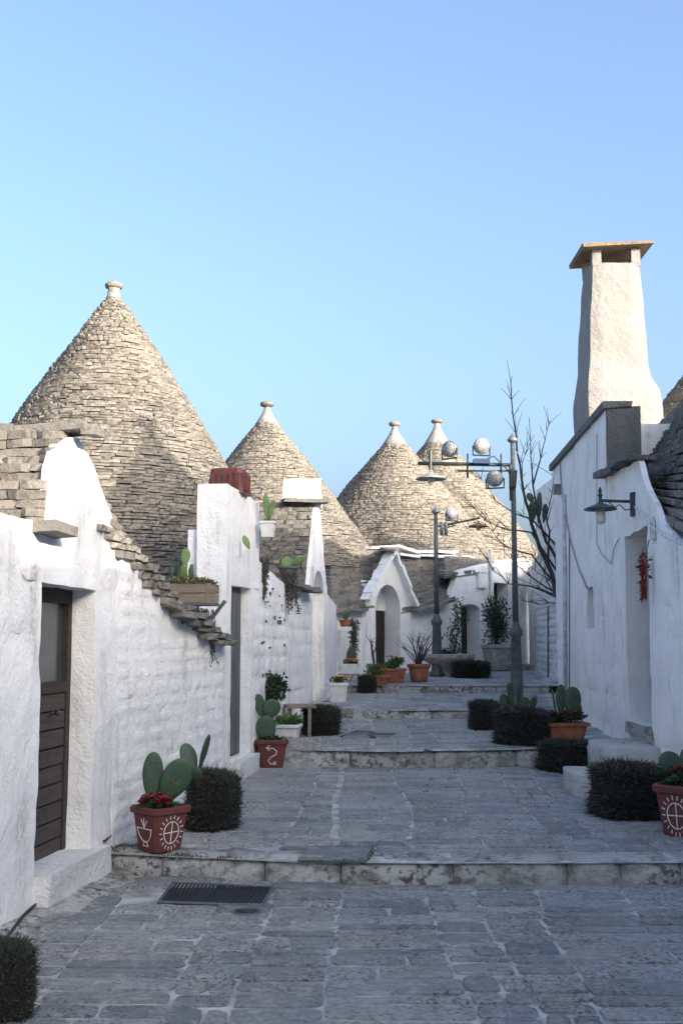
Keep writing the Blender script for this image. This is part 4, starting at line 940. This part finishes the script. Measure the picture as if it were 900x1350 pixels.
round_pot('small terracotta pot on the wall shelf, with a little cactus', wp + Vector((0, 0, -.065)), .13, .14, 'terra2', 'terracotta pots at the far end'); cactus('little cactus in the small shelf pot', 22.4, [((455, 819), (454, 806), 6, 0, False), ((456, 818), (459, 807), 6, .4, False)], 'pad')
# far end row of pots
plant('leafy_shrub', 'light green leafy shrub left of the terracotta troughs', 'shrub', P(497, 888, 22.4), (.32, .25, .21), 1300, .07, .045, 'leaf')
def far_pot(px, py, r, h, lbl): p = G(px, py); p.y += r; return round_pot(lbl, (p.x, p.y, Z(p.x, p.y)), r, h, 'terra2', 'terracotta pots at the far end'), p
q = G(519, 902); q.y += .2; square_pot('terracotta trough with red geranium beside the far gabled door', (q.x, q.y, Z(q.x, q.y)), .36, .27, R(12), 'terra2', 'terracotta pots at the far end', 1.15)
plant('geranium', 'red geranium in the terracotta trough at the far end', 'flowers', (q.x + .02, q.y, Z(q.x, q.y) + .38), (.18, .13, .11), 360, .06, .05, 'leaf', ('red', 6, .035, .08, .8))
q = G(497, 906); q.y += .2; square_pot('low terracotta trough under the light green shrub', (q.x - .0, q.y, Z(q.x, q.y)), .36, .17, R(8), 'terra2', 'terracotta pots at the far end', 1.2)
_, q = far_pot(553, 901, .21, .34, 'round terracotta pot with a bare twiggy plant')
tw = thing('bare_shrub', 'leafless twiggy shrub in the round terracotta pot', 'shrub', (q.x, q.y, Z(q.x, q.y) + .3)); m = MB()
for i in range(26):
    a = rn(0, 6.28); r_ = rn(.1, .5); b0 = Vector((q.x, q.y, Z(q.x, q.y) + .28)); e = b0 + Vector((math.cos(a) * r_, math.sin(a) * r_ * .7, rn(.25, .62))); md = b0.lerp(e, .5) + Vector((rn(-.05, .05), rn(-.05, .05), .05)); m.tube([b0, md, e], [.011, .007, .003], 5)
    for j in range(2): m.tube([md.lerp(e, rn(0, .7)), e + Vector((rn(-.16, .16), rn(-.12, .12), rn(-.05, .12)))], [.005, .002], 4)
m.build('twigs', 'bark', tw)
q = G(601, 893); bw = thing('concrete_bowl', 'wide pale concrete bowl planter beside the far lamp post', 'planter', (q.x, q.y + .4, Z(q.x, q.y + .4))); m = MB(); m.lathe([(.22, 0), (.2, .08), (.3, .2), (.52, .33), (.56, .44), (.5, .45), (.46, .38), (.01, .37)], (q.x - .12, q.y + .4, Z(q.x, q.y + .4)), 28); m.build('bowl', 'concrete', bw, True)
q = G(678, 884); q = Vector((P(655, 880, 25.4).x, 25.4, 1.0)); square_pot('large square concrete planter by the far doors', (q.x, q.y, .96), .56, .56, R(20), 'concrete', None)
plant('potted_shrub', 'tall loose evergreen shrub in the concrete planter', 'shrub', (q.x - .02, q.y, 2.15), (.36, .32, .78), 1500, .09, .04, 'leafd', base=(q.x, q.y, 1.6))
vn = thing('climbing_vine', 'thin climbing vine on the white wall by the arched door', 'plant', P(600, 878, 25.2)); m = MB(); lf = MB()
for k in range(4):
    pts = [P(601 + rn(-4, 4) + 5 * math.sin(t * .9 + k), 880 - t * 9.5, 25.3 - .02 * k) for t in range(10)]; m.tube(pts, [.022 - .0018 * t for t in range(10)], 5)
    for p in pts[2:]: leaves(lf, p, (.16, .1, .12), 16, .06, .04, .2)
m.build('stem', 'bark', vn); lf.build('foliage', 'leafd', vn, kind='stuff')
dv = thing('leafless_vine', 'bare twisted vine beside the far gabled door', 'plant', P(490, 880, 22.8)); m = MB()
for k in range(5): m.tube([P(494, 882, 22.8), P(491 + rn(-3, 3), 862, 22.75), P(493 + rn(-5, 6), 848, 22.8), P(488 + rn(-6, 12), 838 + rn(-4, 8), 22.8)], [.02, .015, .009, .004], 5)
m.build('stems', 'bark', dv)
plant('bowl_plant', 'small green plant in the wide concrete bowl', 'plant', (bw.location.x - .15, bw.location.y, bw.location.z + .46), (.22, .2, .09), 300, .06, .04, 'leafd')
# right side: trough with cyclamen and cacti, edge pot
q = G(742, 988); q.y = 13.0; q.x = P(742, 960, 13.0).x; zt_ = P(742, 952, 13.0).z
square_pot('long terracotta trough of red flowers against the right wall', (q.x, q.y, zt_ - .26), .30, .26, R(5), 'terra2', None, 1.75)
tbl = MB(); tbl.box((q.x, q.y, (zt_ - .26 + .43) / 2), (.5, .28, zt_ - .26 - .43)); tag(tbl.build('pot_stand', 'rough'), 'low white block carrying the long flower trough', 'plinth')
plant('cyclamen', 'red cyclamen in the long trough on the right', 'flowers', (q.x - .02, q.y - .03, zt_ + .06), (.25, .1, .05), 520, .05, .04, 'leafd', ('red', 24, .032, .035, .9))
cactus('smiling prickly pear pads in the long trough on the right', 13.05, [((739, 945), (739, 902), 15, .2, True), ((753, 948), (755, 905), 23, .1, True), ((733, 945), (727, 908), 6, 1.2, False), ((762, 950), (760, 925), 12, .2, False)], 'pad')
cactus('prickly pear growing by the near lamp post', 15.0, [((683, 935), (683, 902), 9, .6, False), ((668, 937), (662, 915), 14, .2, False), ((689, 937), (694, 919), 13, .3, False), ((676, 936), (670, 900), 9, .2, False), ((700, 936), (705, 918), 10, .2, False)], 'pad')
round_pot('small red pot of the prickly pear by the near lamp post', P(672, 946, 15.0) + Vector((0, 0, -.08)), .09, .17, 'terra', None)
q = Vector((P(893, 1060, 8.6).x + .06, 8.6, Z(2.6, 8.6))); pe = square_pot('terracotta pot cut off by the right edge of the picture', q, .36, .38, R(45), 'terra', GP); on_pot(pe, 3, wheel, .36, .38, .004)
plant('cyclamen', 'red cyclamen in the pot at the right edge', 'flowers', (q.x, q.y, q.z + .43), (.16, .14, .06), 420, .055, .045, 'leafd', ('red', 20, .035, .05, .85))
cactus('dark prickly pear leaning over the pot at the right edge', 8.65, [((905, 1028), (871, 994), 30, .1, True), ((912, 1030), (905, 985), 26, .1, False)], 'pad')

# ---- wooden flower box on a post, plants on the left walls
Yb = 10.55; bc = P(257, 783, Yb); wbx = thing('wooden_flower_box', 'weathered wooden flower box propped on a brace above the left wall', 'flower box', bc); rb = Matrix.Rotation(R(-14), 3, 'Z')
for dx, dy, sx, sy in ((0, -.17, .34, .02), (0, .17, .34, .02), (-.17, 0, .02, .32), (.17, 0, .02, .32)):
    for kz_ in (0, 1): m = MB(); m.box(bc + rb @ Vector((dx, dy, -.045 + .09 * kz_)), (sx, sy, .084), rb, .003); m.build('board', 'box_wood', wbx)
m = MB(); m.box(bc + Vector((0, 0, -.1)), (.36, .36, .02), rb); m.build('bottom', 'grey_wood', wbx)
m = MB(); m.box(bc + Vector((.02, -.05, -.33)), (.05, .05, .45)); m.build('post', 'grey_wood', wbx)
m = MB(); m.tube([bc + Vector((.02, -.05, -.42)), P(297, 792, Yb - .05)], .018, 4); m.build('brace', 'grey_wood', wbx)
plant('succulent', 'olive green low succulent filling the wooden flower box', 'plant', bc + Vector((0, -.02, .11)), (.23, .19, .06), 900, .035, .02, 'leafy')
cactus('pale upright prickly pear in the wooden flower box', Yb, [((241, 768), (243, 744), 10, .2, False), ((243, 747), (246, 723), 13, .1, False)], 'pad_l')
cc_ = thing('column_cactus', 'dark short column cactus in the wooden flower box', 'cactus', P(236, 770, Yb + .1))
for x0 in (228, 236, 253): m = MB(); m.tube([P(x0, 772, Yb + .1), P(x0 - 1, 752, Yb + .1), P(x0, 744, Yb + .1)], [.025, .026, .012], 8); m.build('column', 'leafd', cc_, True)
trailing('green creeper hanging below the wooden flower box', 270, 808, 277, 880, 10.6, 24, 34, 'leafd', .035, 34); 
Yw = 12.3; wp_ = P(353, 696, Yw); square_pot('white wall planter hung high on the side of the tower', wp_ + Vector((0, 0, -.10)), .17, .17, R(-10), 'white_pl', None)
cactus('pale prickly pear in the wall planter on the tower', Yw, [((352, 686), (350, 650), 9, .3, False), ((354, 684), (361, 658), 8, .3, False), ((354, 686), (355, 664), 8, .1, False)], 'pad_l')
cactus('single pale cactus pad sticking out of the tower wall', 11.55, [((329, 724), (321, 706), 9, .4, False)], 'pad_l')
for (x0, y0, x1, y1, Yh, w_, lb) in ((347, 738, 347, 800, 12.7, 13, 'dark trailing plant hanging beside the tower edge'), (382, 750, 388, 812, 13.9, 20, 'dark trailing plant hanging below the pale cactus pads')):
    trailing(lb, x0, y0, x1, y1, Yh, w_, 30, 'hang', .05, 24)
cactus('pale prickly pear pads above the hanging plant on the left wall', 13.9, [((377, 752), (378, 734), 15, .2, False), ((383, 746), (402, 734), 12, .3, False)], 'pad_l')
round_pot('dark pot of the hanging plant on the left wall', P(380, 765, 13.95), .13, .17, 'grey', None)

# ---- lamp posts
def lathe_part(root, name, prof_, c, mat, rot=None, n=20): m = MB(); m.lathe(prof_, c, n, rot); return m.build(name, mat, root, True)
def flood(root, c, r, yaw, pitch=0):
    rot = Matrix.Rotation(yaw, 3, 'Z') @ Matrix.Rotation(R(90) + pitch, 3, 'X')
    o = lathe_part(root, 'floodlight', [(r * .3, -r * 1.0), (r * .75, -r * .75), (r * .97, -.02), (r, 0), (r, .03), (r * .9, .035)], c, 'galv', rot)
    lathe_part(o, 'lens', [(.01, .036), (r * .88, .037), (r * .88, .04), (.01, .05)], c, 'lens', rot)
    m = MB(); s_ = rot @ Vector((1, 0, 0))
    m.tube([Vector(c) + s_ * r * 1.08, Vector(c) + s_ * r * 1.08 + Vector((0, 0, -r * 1.15)), Vector(c) - s_ * r * 1.08 + Vector((0, 0, -r * 1.15)), Vector(c) - s_ * r * 1.08], .014, 5); m.build('yoke', 'iron', o)
    return o
def shade_lamp(root, c, r, mat='shade', under='shade'):
    o = lathe_part(root, 'lamp_shade', [(r * .12, r * .55), (r * .14, r * .38), (r * .35, r * .28), (r * .75, r * .12), (r, 0), (r * .98, -.012), (r * .7, r * .08), (r * .2, r * .18)], c, mat, None, 28)
    lathe_part(o, 'bulb', [(r * .13, r * .1), (r * .2, -r * .05), (r * .21, -r * .28), (r * .12, -r * .4), (.005, -r * .43)], c, 'opal'); return o
def post(label, base, ztop, rb_, rp):
    root = thing('lamp_post', label, 'lamp post', base, 'street lamp posts'); x, y, z = base
    lathe_part(root, 'base', [(rb_ * 1.25, 0), (rb_ * 1.25, .06), (rb_ * 1.05, .10), (rb_, .14), (rb_ * .72, 1.02), (rb_ * .98, 1.05), (rb_ * .98, 1.13), (rb_ * .7, 1.17), (rp * 1.2, 1.25)], base, 'pole')
    m = MB(); m.tube([(x, y, z + 1.2), (x, y, z + 2.4), (x, y, ztop)], [rp * 1.2, rp, rp * .85], 14); m.build('pole', 'pole', root, True)
    lathe_part(root, 'finial', [(rp, 0), (rp * 2, .03), (rp * 1.9, .06), (rp * .9, .10), (.005, .15)], (x, y, ztop - .02), 'galv'); return root
Y1 = 16.9; b1 = P(681, 925, Y1); b1.z = Z(b1.x, Y1); zt1 = P(672, 582, Y1).z; lp = post('near lamp post with floodlights and a long arm, right of centre', tuple(b1), zt1, .10, .040)
za_ = P(640, 613, Y1).z; xa_ = P(550, 613, Y1).x
m = MB(); m.tube([(b1.x - .02, Y1, za_), (xa_, Y1 - .1, za_ + .01)], .028, 8); m.tube([(b1.x - .02, Y1, za_ - .09), (P(602, 620, Y1).x, Y1 - .06, za_ - .1)], .014, 6)
for x_ in (616, 660): m.tube([P(x_, 598, Y1 - .06), P(x_, 630, Y1 - .06)], [.012, .02], 6)
m.build('arm', 'iron', lp, True)
m = MB(); m.tube([P(567, 594, Y1 - .1), P(567, 620, Y1 - .1)], [.03, .025], 8); m.tube([(b1.x, Y1 - .05, za_ - .35), (b1.x - .08, Y1 - .08, za_ - .1), (b1.x - .3, Y1 - .1, za_ + .12), (b1.x - .55, Y1 - .1, za_ + .02)], .01, 5); m.tube([(b1.x - .05, Y1 - .06, za_ - .55), (b1.x - .05, Y1 - .06, za_)], .022, 6); m.build('fittings', 'iron', lp)
shade_lamp(lp, P(568, 631, Y1 - .1), .235)
flood(lp, P(592, 592, Y1 - .1), .125, R(-40), R(-5)); flood(lp, P(634, 588, Y1 - .1), .125, R(15), R(8)); flood(lp, P(652, 631, Y1 - .12), .125, R(-20), R(5))
m = MB(); m.box(P(634, 609, Y1 - .12), (.26, .13, .07), None, .01); m.build('ballast', 'bluep', lp)
m = MB(); m.box(P(676, 632, Y1 - .07), (.10, .10, .26), None, .015); m.build('junction_box', 'black', lp)
Y2 = 22.9; b2 = P(576, 893, Y2); b2.z = Z(b2.x, Y2); zt2 = P(575, 676, Y2).z; lp2 = post('far lamp post beside the concrete bowl, with arm to the right', tuple(b2), zt2, .115, .045)
m = MB(); m.tube([P(577, 694, Y2), P(632, 683, Y2)], .022, 6); m.tube([P(577, 700, Y2), P(600, 692, Y2)], .012, 6); m.build('arm', 'iron', lp2)
shade_lamp(lp2, P(630, 694, Y2), .21, 'rust'); flood(lp2, P(595, 677, Y2), .13, R(25))
for x_ in (582, 587.5): lathe_part(lp2, 'ballast', [(.035, 0), (.035, .26), (.01, .28)], P(x_, 706, Y2 - .05), 'galv', None, 10)
# ---- wall lamp
lu, lz = WK.hit(836, 665); wl = thing('wall_lamp', 'dark green wall lamp with round shade above the slit window', 'lamp', WK.pt(lu, lz, .02))
m = MB(); m.box(WK.pt(lu, lz, .025), (.09, .05, .25), rotK, .006); m.build('back_plate', 'iron', wl)
m = MB(); m.tube([WK.pt(lu, lz + .03, .03), WK.pt(lu, lz + .045, .36)], .016, 8); m.tube([WK.pt(lu, lz - .05, .03), WK.pt(lu, lz - .06, .10), WK.pt(lu, lz, .16), WK.pt(lu, lz - .03, .21), WK.pt(lu, lz + .03, .27)], .007, 6)
m.lathe([(.02, -.05), (.018, .05), (.028, .07), (.015, .10), (.022, .12), (.004, .16)], WK.pt(lu, lz + .03, .36), 10); m.build('arm', 'iron', wl)
shade_lamp(wl, WK.pt(lu, lz - .045, .36), .175, 'shade_g')
lathe_part(wl, 'glass', [(.05, .02), (.052, -.10), (.045, -.135), (.005, -.15)], WK.pt(lu, lz - .06, .36), 'opal')
# ---- chili string, box, pipes and wires on the right house
cu, cz = WK.hit(850, 728, .07); cs = thing('chili_string', 'hanging string of dried red chilies beside the right door', 'decoration', WK.pt(cu, cz, .07)); m = MB(); m.tube([WK.pt(cu, cz + .12, .03), WK.pt(cu, cz, .06), WK.pt(cu, cz - .45, .07)], .006, 5); m.build('cord', 'hang', cs)
m = MB()
for i in range(130):
    t = random.random(); a = rn(0, 6.28); p = WK.pt(cu + math.cos(a) * .02, cz - t * .44, .07 + abs(math.sin(a)) * .03); d = WK.d * math.cos(a) + WK.n * abs(math.sin(a)) + Vector((0, 0, rn(-2.6, -.3))); d.normalize(); L_ = rn(.04, .08); m.tube([p, p + d * L_ * .5 + Vector((0, 0, -.004)), p + d * L_ + Vector((0, 0, -.015))], [.008, .007, .001], 5)
m.build('chilies', 'chili', cs, kind='stuff'); m = MB(); leaves(m, WK.pt(cu - .05, cz - .12, .08), (.07, .05, .16), 40, .06, .03, .2); m.build('leaves', 'leafd', cs)
def wall_cable(lbl, pts, r, mat, name='cable', off=.02): o = MB().tube([AT(WK, x, y, off) for x, y in pts], r, 6).build(name, mat, None, True); return tag(o, lbl, name)
wall_cable('slanting pale cable on the right house beside the slit window', [(737, 606), (741, 660), (752, 715), (762, 750), (773, 775)], .011, 'wire')
wall_cable('thin cable running down past the wall lamp on the right house', [(786, 572), (786, 640), (786, 716), (792, 730), (805, 744), (809, 722), (815, 710)], .006, 'wire')
wall_cable('pale cable drooping from the wall lamp to the right edge', [(836, 668), (852, 690), (874, 706), (902, 720)], .009, 'pipe', off=.05)
wall_cable('white downpipe on the far corner of the right house', [(743, 652), (744, 780), (745, 938)], .032, 'pipe', 'pipe', .03)
wall_cable('thin dark conduit beside the white downpipe', [(750, 705), (750, 800), (750, 938)], .008, 'black', 'conduit', .015)
eu, ez = WK.hit(739, 645); o = MB().box(WK.pt(eu, ez, .06), (.16, .12, .15), rotK, .008).build('junction_box', 'galv'); tag(o, 'grey metal box high on the far corner of the right house', 'box')
eu, ez = WK.hit(861, 697); o = MB().box(WK.pt(eu, ez, .012), (.13, .024, .22), rotK, .003).build('house_number_tile', 'pipe'); tag(o, 'small white tile with a dark mark beside the right door', 'tile')
m = MB(); m.tube([WK.pt(eu - .01, ez + .03, .026), WK.pt(eu + .01, ez + .05, .026), WK.pt(eu, ez - .01, .026), WK.pt(eu, ez - .05, .026)], .004, 4); m.build('mark', 'black', o)
o = MB().tube([AT(WJ, 722, 800, .03), AT(WJ, 722, 900, .03)], .02, 6).build('conduit', 'galv'); tag(o, 'grey conduit on the rough rubble wall', 'conduit')
o = MB().tube([(b1.x, Y1, zt1 - .12), (b1.x + .3, Y1 + .5, zt1 - .2), WK.pt(.05, zp - .1, .02)], .006, 4).build('overhead_wire', 'wire'); tag(o, 'thin wire from the near lamp post to the right house', 'wire')
# ---- bare tree beside the right house
YT = 19.0
br = [([(742, 935), (741, 870), (738, 800), (727, 757), (711, 723), (700, 691), (693, 663), (687, 631), (681, 595), (676, 550), (673, 504)], .075, 0),
      ([(738, 790), (733, 737), (719, 714), (710, 684), (702, 640), (699, 600), (698, 566)], .05, .1), ([(702, 640), (712, 605), (718, 580), (723, 560)], .022, .1),
      ([(722, 745), (724, 700), (720, 679), (727, 650), (731, 620)], .03, -.1), ([(738, 760), (700, 702), (670, 699), (640, 686), (613, 657)], .03, -.2), ([(733, 720), (700, 684), (679, 677), (652, 659), (634, 632)], .027, -.15),
      ([(738, 775), (700, 731), (673, 723), (655, 710), (647, 692)], .026, -.25), ([(738, 785), (700, 761), (679, 744), (664, 728)], .022, -.2), ([(738, 790), (700, 773), (670, 770), (649, 752), (643, 740)], .024, -.3),
      ([(738, 785), (710, 775), (685, 764)], .018, .2), ([(738, 795), (710, 797), (690, 792)], .016, .1), ([(735, 790), (722, 770), (712, 745), (703, 735)], .018, .2), ([(690, 650), (688, 610), (694, 590)], .014, .05), ([(737, 775), (724, 765), (705, 752), (695, 742)], .016, .3)]
tr = thing('bare_tree', 'leafless tree against the corner of the right house', 'tree', P(742, 935, YT))
for i, (pp, r0, dy) in enumerate(br):
    n_ = len(pp); pts = [P(x, y, YT + dy * j / max(1, n_ - 1) * (1 if i else .3)) for j, (x, y) in enumerate(pp)]
    fine = []
    for a, b in zip(pts, pts[1:]): fine += [a, a.lerp(b, .5) + Vector((rn(-.02, .02), rn(-.03, .03), rn(-.02, .02)))]
    fine.append(pts[-1]); k = len(fine)
    m = MB(); m.tube(fine, [max(.004, r0 * .72 * (1 - .88 * j / (k - 1))) for j in range(k)], 7); bo = m.build('trunk' if i == 0 else 'branch', 'bark', tr, True)
    m = MB()
    for t in range(int(k * 1.6)):
        j = random.randrange(k // 3, k); a = fine[j]; d = (fine[min(j + 1, k - 1)] - fine[max(j - 1, 0)]).normalized(); e = a + (d * .5 + Vector((rn(-.7, .7), rn(-.6, .6), rn(.0, .9)))).normalized() * rn(.08, .42); m.tube([a, a.lerp(e, .5) + Vector((0, 0, .015)), e], [.006, .0045, .003], 4)
    m.build('twigs', 'bark', bo, kind='stuff')
cactus('prickly pear standing on top of the rough rubble wall', 20.3, [((701, 690), (702, 660), 13, .3, False), ((709, 690), (711, 648), 9, .4, False), ((716, 690), (719, 664), 8, .2, False), ((703, 664), (695, 650), 9, .2, False)], 'pad')
# ---- gratings, covers, hose, weeds in the joints
def grating(lbl, cs_, name='grating'):
    q_ = [G(*c) for c in cs_]; zz_ = max(p.z for p in q_) + .016; root = thing(name, lbl, 'grating', q_[0]); f = lambda a, b: q_[0].lerp(q_[1], a).lerp(q_[3].lerp(q_[2], a), b) * 1.0
    mk = lambda a, b, z: Vector((f(a, b).x, f(a, b).y, zz_ + z))
    m = MB(); m.add([mk(0, 0, -.006), mk(1, 0, -.006), mk(1, 1, -.006), mk(0, 1, -.006)], [(0, 1, 2, 3)]); m.build('pit', 'black', root)
    m = MB()
    for a, b in (((0, 0), (1, 0)), ((1, 0), (1, 1)), ((1, 1), (0, 1)), ((0, 1), (0, 0))): m.tube([mk(*a, 0), mk(*b, 0)], .010, 4)
    m.build('frame', 'cover', root)
    for i in range(1, 26): m = MB(); m.tube([mk(i / 26, .02, -.001), mk(i / 26, .98, -.001)], .0075, 4); m.build('bar', 'grate', root)
    return root
grating('rectangular iron grating in the paving before the near step', [(209, 1193), (345, 1198), (359, 1173), (228, 1167)])
q = G(325, 1205); cv = thing('drain_cover', 'small oval iron drain cover beside the grating', 'cover', q); lathe_part(cv, 'ring', [(.085, 0), (.085, .018), (.07, .019), (.07, .014)], q, 'cover'); lathe_part(cv, 'lid', [(.07, 0), (.069, .016), (.01, .017)], q, 'grate')
q4 = [G(*c) for c in ((393, 1139), (482, 1139), (491, 1119), (405, 1119))]; mh = thing('inspection_cover', 'stone filled inspection cover framed in iron behind the near step', 'cover', q4[0]); m = MB()
for i in range(4): a, b = q4[i] + Vector((0, 0, .016)), q4[(i + 1) % 4] + Vector((0, 0, .016)); m.tube([a - Vector((0, 0, .008)), b - Vector((0, 0, .008))], .007, 4)
m.build('frame', 'cover', mh); m = MB(); m.add([p + Vector((0, 0, .012)) for p in q4], [(0, 1, 2, 3)]); m.build('lid', 'pave', mh)
q4 = [G(*c) for c in ((448, 972), (505, 974), (526, 968), (470, 964))]; o = MB().add([p + Vector((0, 0, .014)) for p in q4] + [p for p in q4], [(0, 1, 2, 3), (4, 5, 1, 0), (5, 6, 2, 1)]).build('drain_plate', 'grate'); tag(o, 'dark iron drain plate in the paving near the stool', 'cover')
hz_pts = [(2, 1262), (30, 1224), (60, 1196), (90, 1172), (118, 1152), (138, 1130), (152, 1112)]; o = MB().tube([G(*p) + Vector((0, 0, .06 + .03 * (i / 6))) for i, p in enumerate(hz_pts)], .009, 6).build('hose', 'brown', None, True); tag(o, 'thin brown cable along the foot of the left wall', 'cable')
pl_ = [G(x, y) for x, y in ((150, 1122), (160, 1118), (168, 1117), (175, 1116), (300, 1160), (240, 1158), (255, 1160), (225, 1157))]; verge(pl_, 1, 420, 'weeds', .028)
jl = []
for a, b in (((486, 1134), (494, 1118)), ((405, 1138), (478, 1137)), ((560, 1046), (568, 1028)), ((592, 1030), (600, 1016)), ((572, 1042), (600, 1040)), ((560, 1010), (566, 1002))): jl += [G(lerp(a[0], b[0], t / 8), lerp(a[1], b[1], t / 8)) for t in range(9)]
m = MB()
for _ in range(260): p = random.choice(jl) + Vector((rn(-.02, .02), rn(-.02, .02), .006)); m.leaf(p, (rn(-1, 1), rn(-1, 1), .6), rn(.01, .03), .012)
o = m.build('joint_moss', 'moss'); o['kind'] = 'stuff'
